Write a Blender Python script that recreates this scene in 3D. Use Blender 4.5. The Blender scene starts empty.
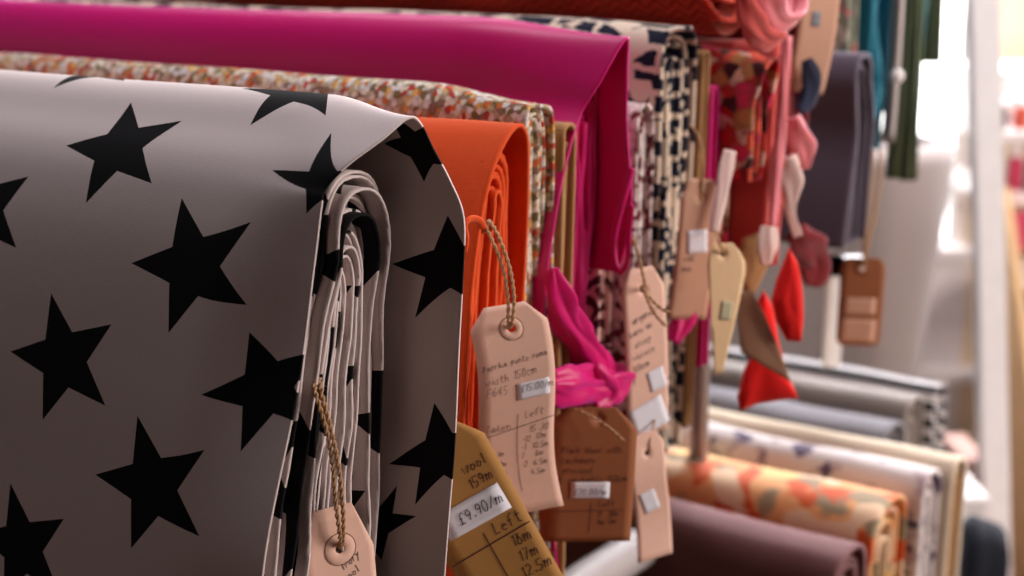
import bpy, bmesh, math, random
from mathutils import Vector, Matrix, noise
random.seed(7)
C = bpy.context.scene.collection
PI = math.pi
R = math.radians
# ------------------------------------------------------------------ frames
CAMZ = 1.5
PIT = R(13.8); FPX = 1422.0; TH = R(34)
OUT = (math.cos(TH), -math.sin(TH)); WW = (math.sin(TH), math.cos(TH)); OO = (-.038, 1.05)
def rk(a, t, z):                      # rack coordinates (out along the bolt, along the row, height under eye level) -> world
    return Vector((OO[0]+a*OUT[0]+t*WW[0], OO[1]+a*OUT[1]+t*WW[1], CAMZ+z))
def ray(px, py):
    X = (px-512)/FPX; Y = -(py-288)/FPX
    return (X, math.cos(PIT)+Y*math.sin(PIT), -math.sin(PIT)+Y*math.cos(PIT))
def _r(s, r):
    x, y = r[0]*s-OO[0], r[1]*s-OO[1]
    return (x*OUT[0]+y*OUT[1], x*WW[0]+y*WW[1], r[2]*s)
def A(px, py, a=0.0):
    r = ray(px, py); return _r((a+OO[0]*OUT[0]+OO[1]*OUT[1])/(r[0]*OUT[0]+r[1]*OUT[1]), r)
def T(px, py, t=0.0):
    r = ray(px, py); return _r((t+OO[0]*WW[0]+OO[1]*WW[1])/(r[0]*WW[0]+r[1]*WW[1]), r)
def D(px, py, d):                      # world point at camera depth d
    r = ray(px, py); return Vector((r[0]*d, r[1]*d, CAMZ+r[2]*d))
def DR(px, py, d):
    r = ray(px, py); return _r(d, r)
def proj(p):
    y, z = p.y, p.z-CAMZ
    d = y*math.cos(PIT)-z*math.sin(PIT); u = y*math.sin(PIT)+z*math.cos(PIT)
    return 512+FPX*p.x/d, 288-FPX*u/d

# ------------------------------------------------------------------ materials
def lin(c):
    o = []
    for v in c:
        v /= 255.0
        o.append(v/12.92 if v <= .04045 else ((v+.055)/1.055)**2.4)
    return (o[0], o[1], o[2], 1)
class NT:
    def __init__(s, name, rough=.9, sheen=.0, sheen_tint=None, spec=.2):
        s.m = bpy.data.materials.new(name); s.m.use_nodes = True
        s.t = s.m.node_tree; s.b = s.t.nodes['Principled BSDF']
        s.b.inputs['Roughness'].default_value = rough
        s.b.inputs['Specular IOR Level'].default_value = spec
        s.b.inputs['Sheen Weight'].default_value = sheen
        if sheen_tint: s.b.inputs['Sheen Tint'].default_value = sheen_tint
    def n(s, typ, **kw):
        o = s.t.nodes.new(typ)
        for k, v in kw.items(): setattr(o, k, v)
        return o
    def l(s, a, b): s.t.links.new(a, b)
    def put(s, sock, v):
        if hasattr(v, 'is_output') or isinstance(v, bpy.types.NodeSocket): s.l(v, sock)
        else: sock.default_value = v
    def M(s, op, a, b=0.0, c=None):
        o = s.n('ShaderNodeMath', operation=op)
        s.put(o.inputs[0], a); s.put(o.inputs[1], b)
        if c is not None: s.put(o.inputs[2], c)
        return o.outputs[0]
    def uv(s):
        o = s.n('ShaderNodeUVMap'); o.uv_map = 'UVMap'
        return o.outputs[0]
    def obj(s):
        return s.n('ShaderNodeTexCoord').outputs['Object']
    def mapv(s, v, scale=(1,1,1), rot=0, loc=(0,0,0)):
        o = s.n('ShaderNodeMapping'); o.inputs['Scale'].default_value = scale
        o.inputs['Rotation'].default_value = (0,0,rot); o.inputs['Location'].default_value = loc
        s.l(v, o.inputs[0]); return o.outputs[0]
    def noise(s, v, scale, detail=3, rough=.5, dist=0):
        o = s.n('ShaderNodeTexNoise'); o.inputs['Scale'].default_value = scale
        o.inputs['Detail'].default_value = detail; o.inputs['Roughness'].default_value = rough
        o.inputs['Distortion'].default_value = dist
        s.l(v, o.inputs['Vector']); return o
    def voro(s, v, scale, feature='F1', rnd=1.0):
        o = s.n('ShaderNodeTexVoronoi', feature=feature); o.inputs['Scale'].default_value = scale
        if 'Randomness' in o.inputs: o.inputs['Randomness'].default_value = rnd
        s.l(v, o.inputs['Vector']); return o
    def ramp(s, fac, stops, interp='LINEAR'):
        o = s.n('ShaderNodeValToRGB'); cr = o.color_ramp; cr.interpolation = interp
        while len(cr.elements) < len(stops): cr.elements.new(.5)
        for e, (p, c) in zip(cr.elements, stops): e.position = p; e.color = c
        s.put(o.inputs[0], fac); return o.outputs[0]
    def mix(s, f, a, b, mode='MIX'):
        o = s.n('ShaderNodeMix', data_type='RGBA', blend_type=mode)
        s.put(o.inputs[0], f); s.put(o.inputs[6], a); s.put(o.inputs[7], b); return o.outputs[2]
    def col(s, v): s.put(s.b.inputs['Base Color'], v); return s
    def bump(s, h, strength=.3, dist=.001):
        o = s.n('ShaderNodeBump'); o.inputs['Strength'].default_value = strength; o.inputs['Distance'].default_value = dist
        s.put(o.inputs['Height'], h); s.l(o.outputs[0], s.b.inputs['Normal']); return s
    def weave(s, scale=900, strength=.25, dist=.0006):
        v = s.uv()
        a = s.n('ShaderNodeTexWave'); a.inputs['Scale'].default_value = scale/6.28; a.inputs['Distortion'].default_value = .6
        s.l(v, a.inputs['Vector'])
        b = s.n('ShaderNodeTexWave', bands_direction='Y'); b.inputs['Scale'].default_value = scale/6.28; b.inputs['Distortion'].default_value = .6
        s.l(v, b.inputs['Vector'])
        n = s.noise(v, 60, 3)
        h = s.M('ADD', s.M('MULTIPLY', a.outputs[1], b.outputs[1]), s.M('MULTIPLY', n.outputs[0], 1.5))
        return s.bump(h, strength, dist)
def plain(name, c, rough=.9, sheen=.1, var=.12, spec=.15, tint=None, weave=900, strength=.25):
    t = NT(name, rough, sheen, tint, spec)
    L = lin(c); k = 1-var
    n = t.noise(t.uv(), 220, 4, .6)
    t.col(t.mix(n.outputs[0], (L[0]*k, L[1]*k, L[2]*k, 1), (min(1,L[0]*(1+var)), min(1,L[1]*(1+var)), min(1,L[2]*(1+var)), 1)))
    t.weave(weave, strength)
    return t.m
def star_mask(t, x, y, rad, rot):
    """1 inside a five-pointed star centred on the origin of the sockets x, y"""
    r = t.M('SQRT', t.M('ADD', t.M('MULTIPLY', x, x), t.M('MULTIPLY', y, y)))
    th = t.M('ADD', t.M('ARCTAN2', y, x), 20*PI-rot)
    w = 2*PI/5
    ph = t.M('ABSOLUTE', t.M('SUBTRACT', t.M('MODULO', t.M('ADD', th, w/2), w), w/2))   # 0 at a tip, 36 deg in a notch
    qx = t.M('MULTIPLY', r, t.M('COSINE', ph)); qy = t.M('MULTIPLY', r, t.M('SINE', ph))
    ri = rad*.43
    ix, iy = ri*math.cos(PI/5), ri*math.sin(PI/5)
    lhs = t.M('MULTIPLY', qy, rad-ix); rhs = t.M('MULTIPLY', t.M('SUBTRACT', rad, qx), iy)
    return t.M('LESS_THAN', lhs, rhs)
GREY_CLOTH = (206, 191, 187)
def star_cloth(name, stars=None, rad=.048):
    t = NT(name, .9, .25, (1,.97,.95,1), .15)
    v = t.uv(); sp = t.n('ShaderNodeSeparateXYZ')
    # the print edge wavers a little with the knit
    t.l(v, sp.inputs[0]); u, w = sp.outputs[0], sp.outputs[1]
    if stars:
        m = 0.0
        for (su, sv, rr, rot) in stars:
            k = star_mask(t, t.M('MULTIPLY', t.M('SUBTRACT', u, su), .84), t.M('SUBTRACT', w, sv), rr, rot)
            m = t.M('MAXIMUM', m, k)
    else:
        v1 = (.097, -.08); v2 = (-.128, -.076); det = v1[0]*v2[1]-v2[0]*v1[1]
        i = t.M('DIVIDE', t.M('SUBTRACT', t.M('MULTIPLY', u, v2[1]), t.M('MULTIPLY', w, v2[0])), det)
        j = t.M('DIVIDE', t.M('SUBTRACT', t.M('MULTIPLY', w, v1[0]), t.M('MULTIPLY', u, v1[1])), det)
        i = t.M('SUBTRACT', t.M('FRACT', i), .5); j = t.M('SUBTRACT', t.M('FRACT', j), .5)
        x = t.M('ADD', t.M('MULTIPLY', i, v1[0]), t.M('MULTIPLY', j, v2[0]))
        y = t.M('ADD', t.M('MULTIPLY', i, v1[1]), t.M('MULTIPLY', j, v2[1]))
        m = star_mask(t, x, y, rad*1.32, R(40))
    g = lin(GREY_CLOTH)
    n = t.noise(t.mapv(v, (1, 3, 1)), 400, 3, .7)
    base = t.mix(n.outputs[0], (g[0]*.85, g[1]*.84, g[2]*.84, 1), (g[0]*1.1, g[1]*1.1, g[2]*1.1, 1))
    t.col(t.mix(m, base, lin((14, 13, 15))))
    t.put(t.b.inputs['Sheen Weight'], t.M('SUBTRACT', .22, t.M('MULTIPLY', m, .2)))
    t.weave(1400, .18, .0004)
    return t.m
MT = {}
MT['orange'] = plain('orange_wool', (214, 74, 22), .85, .25, .1, .2, (1,.6,.4,1))
MT['magenta'] = plain('magenta_satin', (200, 0, 96), .42, .55, .03, .4, (1,.12,.75,1), 2500, .04)
MT['tan'] = plain('tan_linen', (170, 128, 84), .9, .1)
MT['coral'] = plain('coral_cotton', (205, 84, 78), .8, .3, .06, .2, (1,.7,.7,1))
MT['slate'] = plain('slate_wool', (88, 78, 88), .85, .3, .1, .2, (.9,.9,1,1))
MT['teal'] = plain('teal_cotton', (20, 118, 140), .6, .3, .1, .3, (.6,.9,1,1))
MT['green'] = plain('dark_green_velvet', (56, 60, 38), .8, .3, .25, .2, (.8,.9,.5,1))
MT['mauve'] = plain('mauve_brown_wool', (112, 74, 72), .85, .3, .1, .2, (1,.7,.75,1))
MT['cream'] = plain('cream_cotton', (214, 194, 168), .85, .2, .06)
MT['grey'] = plain('steel_grey_wool', (104, 100, 104), .85, .25, .1, .2, (1,.95,1,1))
MT['taupe'] = plain('taupe_wool', (140, 128, 120), .85, .3, .1)
MT['red'] = plain('red_felt', (222, 22, 20), .8, .3, .06, .2, (1,.4,.3,1))
MT['dark'] = plain('dark_blue_canvas', (26, 28, 36), .8, .2)
MT['maroon'] = plain('maroon_cotton', (120, 30, 34), .8, .2)
MT['navyp'] = plain('navy_cotton', (34, 40, 62), .8, .2)
MT['blush'] = plain('blush_satin', (226, 120, 128), .5, .4, .04, .4)
MT['palepink'] = plain('pale_cotton_tape', (226, 196, 186), .8, .2)
def voro_cloth(name, scale, stops, distort=.012, bump=.5, rough=.9):
    t = NT(name, rough, .1, None, .15)
    v = t.uv()
    n = t.noise(v, scale*1.3, 3)
    vv = t.mix(distort*60/scale, v, n.outputs[1])
    vo = t.voro(vv, scale)
    sp = t.n('ShaderNodeSeparateColor'); t.l(vo.outputs['Color'], sp.inputs[0])
    c = t.ramp(sp.outputs[0], stops, 'CONSTANT')
    e = t.M('GREATER_THAN', vo.outputs['Distance'], .52)
    t.col(t.mix(t.M('MULTIPLY', e, .35), c, lin((90, 70, 56))))
    t.bump(vo.outputs['Distance'], bump, .001)
    return t.m
MT['ditsy'] = voro_cloth('ditsy_floral_cotton', 180, [(0, lin((222,206,184))), (.34, lin((186,164,130))), (.47, lin((220,212,206))),
    (.62, lin((206,112,56))), (.68, lin((120,104,60))), (.76, lin((186,60,44))), (.84, lin((140,110,92))), (.93, lin((222,170,90)))])
MT['redmix'] = voro_cloth('red_patterned_silk', 70, [(0, lin((190,34,40))), (.25, lin((226,92,70))), (.42, lin((70,20,28))), (.55, lin((214,50,90))),
    (.7, lin((190,130,80))), (.78, lin((120,16,30))), (.9, lin((232,190,170)))], bump=.2, rough=.7)
MT['dottymaroon'] = voro_cloth('maroon_speckled_cotton', 150, [(0, lin((218,200,196))), (.5, lin((120,34,50))), (.7, lin((226,212,206))), (.9, lin((80,30,40)))], bump=.1)
MT['sage'] = voro_cloth('sage_floral_cotton', 70, [(0, lin((150,156,138))), (.5, lin((196,190,170))), (.7, lin((120,134,124))), (.85, lin((206,140,130)))], bump=.1)
def damask():
    t = NT('burgundy_scroll_cotton', .85, .1, None, .15)
    v = t.uv(); n = t.noise(v, 26, 1)
    vv = t.mix(.035, v, n.outputs[1])
    vo = t.voro(vv, 24, 'F1', .7)
    sw = t.n('ShaderNodeVectorMath', operation='SUBTRACT')
    t.l(vv, sw.inputs[0]); t.l(vo.outputs['Position'], sw.inputs[1])
    sp = t.n('ShaderNodeSeparateXYZ'); t.l(sw.outputs[0], sp.inputs[0])
    ang = t.M('ARCTAN2', sp.outputs[1], sp.outputs[0])
    s = t.M('SINE', t.M('ADD', t.M('MULTIPLY', vo.outputs['Distance'], 17), ang))
    m = t.M('GREATER_THAN', s, -.05)
    t.col(t.mix(m, lin((78, 20, 32)), lin((222, 182, 172)))); t.weave()
    return t.m
MT['damask'] = damask()
def ikat():
    t = NT('navy_ikat_cotton', .85, .1, None, .15)
    v = t.uv()
    n = t.noise(t.mapv(v, (1, 1, 1)), 130, 2)
    vv = t.mix(.006, v, n.outputs[1])
    b = t.n('ShaderNodeTexBrick'); b.offset = .5; b.squash = 1
    b.inputs['Scale'].default_value = 1; b.inputs['Brick Width'].default_value = .05; b.inputs['Row Height'].default_value = .020
    b.inputs['Mortar Size'].default_value = .0028; b.inputs['Bias'].default_value = 0; b.inputs['Mortar Smooth'].default_value = 0
    b.inputs['Color1'].default_value = (0,0,0,1); b.inputs['Color2'].default_value = (1,1,1,1); b.inputs['Mortar'].default_value = (.9,.9,.9,1)
    t.l(t.mapv(vv, (1,1,1), .12), b.inputs['Vector'])
    vo = t.voro(vv, 42); sp = t.n('ShaderNodeSeparateColor'); t.l(vo.outputs['Color'], sp.inputs[0])
    dark = t.M('LESS_THAN', sp.outputs[0], .66)
    m = t.M('MULTIPLY', dark, t.M('SUBTRACT', 1, b.outputs['Fac']))
    t.col(t.mix(m, lin((226, 206, 184)), lin((26, 30, 48)))); t.weave()
    return t.m
MT['ikat'] = ikat()
def chevron():
    t = NT('brick_red_chevron_wool', .9, .3, (1,.6,.5,1), .15)
    v = t.uv(); sp = t.n('ShaderNodeSeparateXYZ'); t.l(v, sp.inputs[0])
    z = t.M('PINGPONG', t.M('MULTIPLY', sp.outputs[0], 90), 1.0)
    s = t.M('SINE', t.M('MULTIPLY', t.M('ADD', t.M('MULTIPLY', sp.outputs[1], 110), z), 6.28))
    n = t.noise(v, 200, 3)
    f = t.M('ADD', t.M('MULTIPLY', s, .35), n.outputs[0])
    t.col(t.mix(f, lin((150, 26, 20)), lin((214, 78, 56)))); t.bump(f, .4, .001)
    return t.m
MT['chevron'] = chevron()
def blotch(name, base, blobs, scale, thr=.6):
    t = NT(name, .85, .2, None, .15)
    v = t.uv(); c = lin(base)
    for k, (bc, off) in enumerate(blobs):
        n = t.noise(t.mapv(v, (1,1,1), 0, (off, off*.7, 0)), scale, 2, .4, .6)
        c = t.mix(t.ramp(n.outputs[0], [(thr-.02, (0,0,0,1)), (thr+.02, (1,1,1,1))]), c, lin(bc))
    t.col(c); t.weave()
    return t.m
MT['orangefloral'] = blotch('apricot_floral_cotton', (226, 160, 104), [((208,86,34), 3.1), ((226,190,120), 7.7), ((150,130,100), 12.4), ((232,196,160), 20.1)], 16, .58)
MT['whitefloral'] = blotch('white_cotton_with_purple_sprigs', (214, 202, 198), [((96,80,104), 2.2), ((184,164,166), 9.1)], 30, .62)
def stripes():
    t = NT('black_white_stripe_cotton', .85, .2, None, .15)
    sp = t.n('ShaderNodeSeparateXYZ'); t.l(t.uv(), sp.inputs[0])
    m = t.M('GREATER_THAN', t.M('FRACT', t.M('MULTIPLY', sp.outputs[1], 42)), .5)
    t.col(t.mix(m, lin((28,26,30)), lin((206,198,196)))); t.weave()
    return t.m
MT['stripe'] = stripes()
def paper(name, c):
    t = NT(name, .75, 0, None, .25)
    n = t.noise(t.obj(), 90, 5, .7); n2 = t.noise(t.obj(), 900, 3, .7)
    L = lin(c)
    f = t.M('ADD', t.M('MULTIPLY', n.outputs[0], .6), t.M('MULTIPLY', n2.outputs[0], .4))
    t.col(t.mix(f, (L[0]*.86, L[1]*.84, L[2]*.82, 1), (min(1,L[0]*1.12), min(1,L[1]*1.12), min(1,L[2]*1.12), 1)))
    t.bump(n2.outputs[0], .15, .0003)
    return t.m
MT['tagpink'] = paper('buff_manila_card', (226, 184, 164))
MT['tagmust'] = paper('mustard_kraft_card', (176, 128, 70))
MT['tagbrown'] = paper('brown_kraft_card', (150, 92, 58))
MT['tagtan'] = paper('tan_kraft_card', (200, 156, 130))
MT['tagcream'] = paper('cream_card', (234, 200, 156))
MT['tagtaupe'] = paper('taupe_kraft_card', (150, 112, 88))
MT['sticker'] = paper('white_sticker_paper', (226, 224, 232))
MT['ring'] = paper('card_ring', (198, 142, 108))
def flat(name, c, rough=.6, metal=0, em=0):
    t = NT(name, rough, 0, None, .4)
    t.b.inputs['Metallic'].default_value = metal
    n = t.noise(t.obj(), 40, 3); L = lin(c)
    t.col(t.mix(n.outputs[0], (L[0]*.92, L[1]*.92, L[2]*.92, 1), (min(1,L[0]*1.05), min(1,L[1]*1.05), min(1,L[2]*1.05), 1)))
    return t.m
MT['ink'] = flat('dark_ink', (44, 34, 44), .6)
MT['pencil'] = flat('grey_brown_pencil', (96, 70, 74), .7)
MT['inkbrown'] = flat('brown_ink', (66, 30, 34), .6)
MT['sepia'] = flat('grey_blue_print', (120, 124, 130), .7)
MT['fadedmark'] = flat('faded_green_mark', (190, 184, 150), .8)
MT['eyelet'] = flat('eyelet_metal', (120, 84, 60), .4, .7)
def twine_mat():
    t = NT('jute_twine', .9, .3, (1,.8,.6,1), .15)
    n = t.noise(t.obj(), 700, 3, .7)
    t.col(t.mix(n.outputs[0], lin((120, 82, 52)), lin((216, 172, 128)))); t.bump(n.outputs[0], .6, .0006)
    return t.m
MT['twine'] = twine_mat()
MT['steel'] = flat('brushed_grey_steel', (150, 140, 136), .4, .6)
MT['whitemetal'] = flat('white_painted_metal', (236, 234, 232), .4)
MT['white'] = flat('white_paint', (240, 232, 228), .5)
MT['wallcream'] = flat('cream_wall_paint', (222, 198, 166), .9)
MT['wallgrey'] = flat('pale_grey_wall_paint', (176, 170, 168), .9)
MT['floor'] = flat('worn_brown_floor', (96, 74, 62), .6)
MT['wood'] = flat('honey_wood', (196, 156, 110), .6)
MT['brownwood'] = flat('red_brown_wood', (140, 78, 48), .6)
MT['rollgrey'] = plain('stone_grey_felt', (138, 124, 118), .9, .2, .06)

# ------------------------------------------------------------------ mesh helpers
def mesh_obj(name, verts, faces, mat, parent=None, uvs=None, smooth=True, origin=None, rot=None):
    me = bpy.data.meshes.new(name); me.from_pydata([tuple(v) for v in verts], [], faces); me.update()
    if uvs:
        ul = me.uv_layers.new(name='UVMap')
        for lp in me.loops: ul.data[lp.index].uv = uvs[lp.vertex_index]
    if smooth:
        for p in me.polygons: p.use_smooth = True
    o = bpy.data.objects.new(name, me); C.objects.link(o)
    if mat: me.materials.append(mat)
    if parent: o.parent = parent
    return o
def tag(o, label=None, cat=None, group=None, kind=None):
    if label: o['label'] = label
    if cat: o['category'] = cat
    if group: o['group'] = group
    if kind: o['kind'] = kind
    return o
def empty(name, loc, rz=0, label=None, cat=None, group=None):
    o = bpy.data.objects.new(name, None); C.objects.link(o); o.location = loc; o.rotation_euler = (0,0,rz)
    o.empty_display_size = .02
    return tag(o, label, cat, group)
def cr(p0, p1, p2, p3, f):
    return tuple(.5*((2*b)+(-a+c)*f+(2*a-5*b+4*c-d)*f*f+(-a+3*b-3*c+d)*f**3) for a, b, c, d in zip(p0, p1, p2, p3))
def resample(keys, per):
    """Catmull-Rom through tuples; per = samples between keys"""
    out = []; n = len(keys)
    for i in range(n-1):
        p0 = keys[max(0, i-1)]; p3 = keys[min(n-1, i+2)]
        for k in range(per): out.append(cr(p0, keys[i], keys[i+1], p3, k/per))
    out.append(tuple(keys[-1])); return out
def smooth(x):
    x = max(0, min(1, x)); return x*x*(3-2*x)
RZ = -TH
def sheet(name, keys, L, mat, parent, base, per=8, na=60, blend=.25, thick=.002, wob=.002, wf=9, seed=0, uvo=(0,0), flare=None, lin_keys=False, ease=None):
    """cloth hung over an arm. keys: (t_in, z_in, edge_a, edge_t, edge_z); the cloth runs from -L out to the edge line."""
    P = keys if lin_keys else resample(keys, per)
    ns = len(P); verts = []; uvs = []; s = 0; prev = None
    for i, (ti, zi, ea, et, ez) in enumerate(P):
        if prev: s += math.hypot(ti-prev[0], zi-prev[1])
        prev = (ti, zi)
        tot = ea+L
        for j in range(na):
            v = j/(na-1); v = 1-(1-v)**1.5
            a = -L+tot*v
            g = smooth(1-(ea-a)/blend) if blend else 1
            t = ti+(et-ti)*g; z = zi+(ez-zi)*g
            w = noise.noise(Vector((a*wf+seed, s*wf, seed*1.7)))*wob*(1-.8*g)
            w2 = noise.noise(Vector((a*wf*.8-seed, s*wf*1.1, seed*3.1+9)))*wob*(1-.8*g)
            verts.append((a-base[0], t+w-base[1], z+w2*.6-base[2])); uvs.append((a+uvo[0], s+uvo[1]))
    faces = [(i*na+j, i*na+j+1, (i+1)*na+j+1, (i+1)*na+j) for i in range(ns-1) for j in range(na-1)]
    o = mesh_obj(name, verts, faces, mat, parent, uvs)
    m = o.modifiers.new('Solidify', 'SOLIDIFY'); m.thickness = thick; m.offset = 0
    o['np'] = ns
    return o
def interp(tab, z):
    """tab: (z, value) sorted by descending z"""
    if z >= tab[0][0]: return tab[0][1]
    for (z0, v0), (z1, v1) in zip(tab, tab[1:]):
        if z >= z1: return v0+(v1-v0)*(z0-z)/(z0-z1)
    return tab[-1][1]
def arch(tl, tr, ztop, zbot, f, ra, drop, ncurve=10, nside=16, core=.45):
    """∩ profile inset by the share f towards its core"""
    zt = ztop-drop*f
    r = ra*(1-f*.75)
    pts = []
    def side(z, right):
        l, rr = interp(tl, z), interp(tr, z); c = l+(rr-l)*core
        return (rr+(c-rr)*f) if right else (l+(c-l)*f)
    for i in range(nside): 
        z = zbot+(zt-r-zbot)*i/nside; pts.append((side(z, False), z))
    zl = zt-r; l, rr = side(zl, False), side(zl, True)
    for i in range(ncurve+1):
        ph = PI-PI*i/ncurve; cx = math.cos(ph); x = .5+.5*math.copysign(abs(cx)**.8, cx)
        pts.append((l+(rr-l)*x, zl+r*math.sin(ph)**.8 if math.sin(ph) > 1e-6 else zl))
    for i in range(nside):
        z = zl-(zl-zbot)*(i+1)/nside; pts.append((side(z, True), z))
    return pts
def folds(name, tl, tr, ztop, zbot, n, a_end, mat, parent, base, f0=.1, f1=.92, ra=.03, drop=.06, L=.09, thick=.0016, wob=.0015, jit=.004, seed=0, core=.45, na=7, ncurve=10, nside=16, uvj=.37, zj=0):
    """the folded length inside a bolt: one continuous cloth going over and back under the arm n times"""
    P = []
    for k in range(n):
        f = f0+(f1-f0)*(k+(.38*math.sin(k*2.4+seed) if 0 < k < n-1 else 0))/max(1, n-1)
        pr = arch(tl, tr, ztop, zbot, f, ra, drop, ncurve, nside, core)
        if k % 2: pr = pr[::-1]
        je = jit*noise.noise(Vector((k*.77, seed, 0)))*2
        for (t, z) in pr:
            w = wob*noise.noise(Vector((z*9, k*.22+seed, t*3)))*2 + wob*.5*noise.noise(Vector((z*26, k*.3+seed, 4)))*2
            ed = a_end+je+jit*noise.noise(Vector((z*8, k*.9, seed+5)))
            P.append((t+w, z, ed, t+w, z))
    return sheet(name, P, L, mat, parent, base, na=na, blend=0, thick=thick, wob=0, lin_keys=True, uvo=(uvj, seed*.13))
def tube(name, pts, rad, mat, parent=None, seg=8, sub=6, flatten=1.0, ripple=0, nr=5, base=None, closed_ends=True, uv=True, crumple=0):
    """loft along pts; rad = number or list"""
    rl = rad if isinstance(rad, (list, tuple)) else [rad]*len(pts)
    Q = resample([tuple(p)+(r,) for p, r in zip(pts, rl)], sub)
    verts = []; uvs = []; up = Vector((0,0,1)); s = 0
    prevn = None
    for i, q in enumerate(Q):
        p = Vector(q[:3]); a = Vector(Q[max(0,i-1)][:3]); b = Vector(Q[min(len(Q)-1,i+1)][:3])
        d = (b-a).normalized()
        if i: s += (p-Vector(Q[i-1][:3])).length
        if prevn is None:
            ref = Vector((0,1,0)) if abs(d.y) < .9 else Vector((1,0,0)); n1 = (ref-d*ref.dot(d)).normalized()
        else: n1 = (prevn-d*prevn.dot(d)).normalized()
        prevn = n1; n2 = d.cross(n1)
        for k in range(seg):
            an = 2*PI*k/seg; rr = q[3]*(1+ripple*math.sin(an*nr+s*20)); rr *= 1+crumple*noise.noise(Vector((math.cos(an)*1.3+i*.02, math.sin(an)*1.3, s*22)))+crumple*.35*noise.noise(Vector((math.cos(an)*2.6, math.sin(an)*2.6+5, s*40)))
            v = p+n1*math.cos(an)*rr*flatten+n2*math.sin(an)*rr
            verts.append(v-base if base else v); uvs.append((k/seg*q[3]*6, s))
    n = len(Q)
    faces = [(i*seg+k, i*seg+(k+1) % seg, (i+1)*seg+(k+1) % seg, (i+1)*seg+k) for i in range(n-1) for k in range(seg)]
    if closed_ends: faces += [tuple(range(seg))[::-1], tuple(range((n-1)*seg, n*seg))]
    return mesh_obj(name, verts, faces, mat, parent, uvs)
def box(name, lo, hi, mat, parent=None, bev=.002, rot=None):
    bm = bmesh.new(); bmesh.ops.create_cube(bm, size=1)
    for v in bm.verts: v.co = Vector(tuple(lo[i]+(hi[i]-lo[i])*(v.co[i]+.5) for i in range(3)))
    if bev: bmesh.ops.bevel(bm, geom=bm.edges[:], offset=bev, segments=2, affect='EDGES')
    me = bpy.data.meshes.new(name); bm.to_mesh(me); bm.free()
    o = bpy.data.objects.new(name, me); C.objects.link(o); me.materials.append(mat)
    if parent: o.parent = parent
    return o
def twine(name, pts, r, parent, strands=2, pitch=.011, fuzz=0, base=Vector((0,0,0)), inv=None):
    """plied jute string: strands wound round the path, one mesh"""
    Q = [Vector(q) for q in resample([tuple(p) for p in pts], 14)]
    verts = []; faces = []
    ln = [0]
    for i in range(1, len(Q)): ln.append(ln[-1]+(Q[i]-Q[i-1]).length)
    # even spacing
    N = max(8, int(ln[-1]/(pitch/9))); E = []; k = 0
    for i in range(N+1):
        s = ln[-1]*i/N
        while k < len(ln)-2 and ln[k+1] < s: k += 1
        f = (s-ln[k])/max(1e-9, ln[k+1]-ln[k]); E.append(Q[k].lerp(Q[k+1], f))
    for st in range(strands):
        path = []; prev = None
        for i, p in enumerate(E):
            d = (E[min(N,i+1)]-E[max(0,i-1)]).normalized()
            n1 = (prev-d*prev.dot(d)).normalized() if prev else d.orthogonal().normalized()
            prev = n1; n2 = d.cross(n1)
            an = 2*PI*(st/strands)+2*PI*(ln[-1]*i/N)/pitch
            path.append((p+(n1*math.cos(an)+n2*math.sin(an))*r*.5, n1, n2))
        o0 = len(verts); sg = 6
        for i, (p, n1, n2) in enumerate(path):
            rr = r*.58*(1+.15*noise.noise(p*300))
            for k2 in range(sg):
                a2 = 2*PI*k2/sg; verts.append(p+(n1*math.cos(a2)+n2*math.sin(a2))*rr)
        for i in range(len(path)-1):
            for k2 in range(sg):
                faces.append((o0+i*sg+k2, o0+i*sg+(k2+1) % sg, o0+(i+1)*sg+(k2+1) % sg, o0+(i+1)*sg+k2))
        faces += [tuple(o0+k2 for k2 in range(sg))[::-1], tuple(o0+(len(path)-1)*sg+k2 for k2 in range(sg))]
    for q in range(fuzz):
        i = random.randrange(1, N); p = E[i]; d = Vector((random.uniform(-1,1), random.uniform(-1,1), random.uniform(-1,1))).normalized()
        e = p+d*r*random.uniform(1.6, 3.6); m = (p+e)/2+Vector((random.uniform(-1,1),random.uniform(-1,1),random.uniform(-1,1)))*r*.4
        w = Vector((.00012,0,0)); h = Vector((0,.00006,.0001)); o0 = len(verts)
        verts += [p-w, p+w, p+h, m-w, m+w, m+h, e]
        faces += [(o0,o0+1,o0+4,o0+3), (o0+1,o0+2,o0+5,o0+4), (o0+2,o0,o0+3,o0+5), (o0+3,o0+4,o0+6), (o0+4,o0+5,o0+6), (o0+5,o0+3,o0+6)]
    if inv is not None: verts = [inv @ v for v in verts]
    return mesh_obj(name, verts, faces, MT['twine'], parent)

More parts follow.
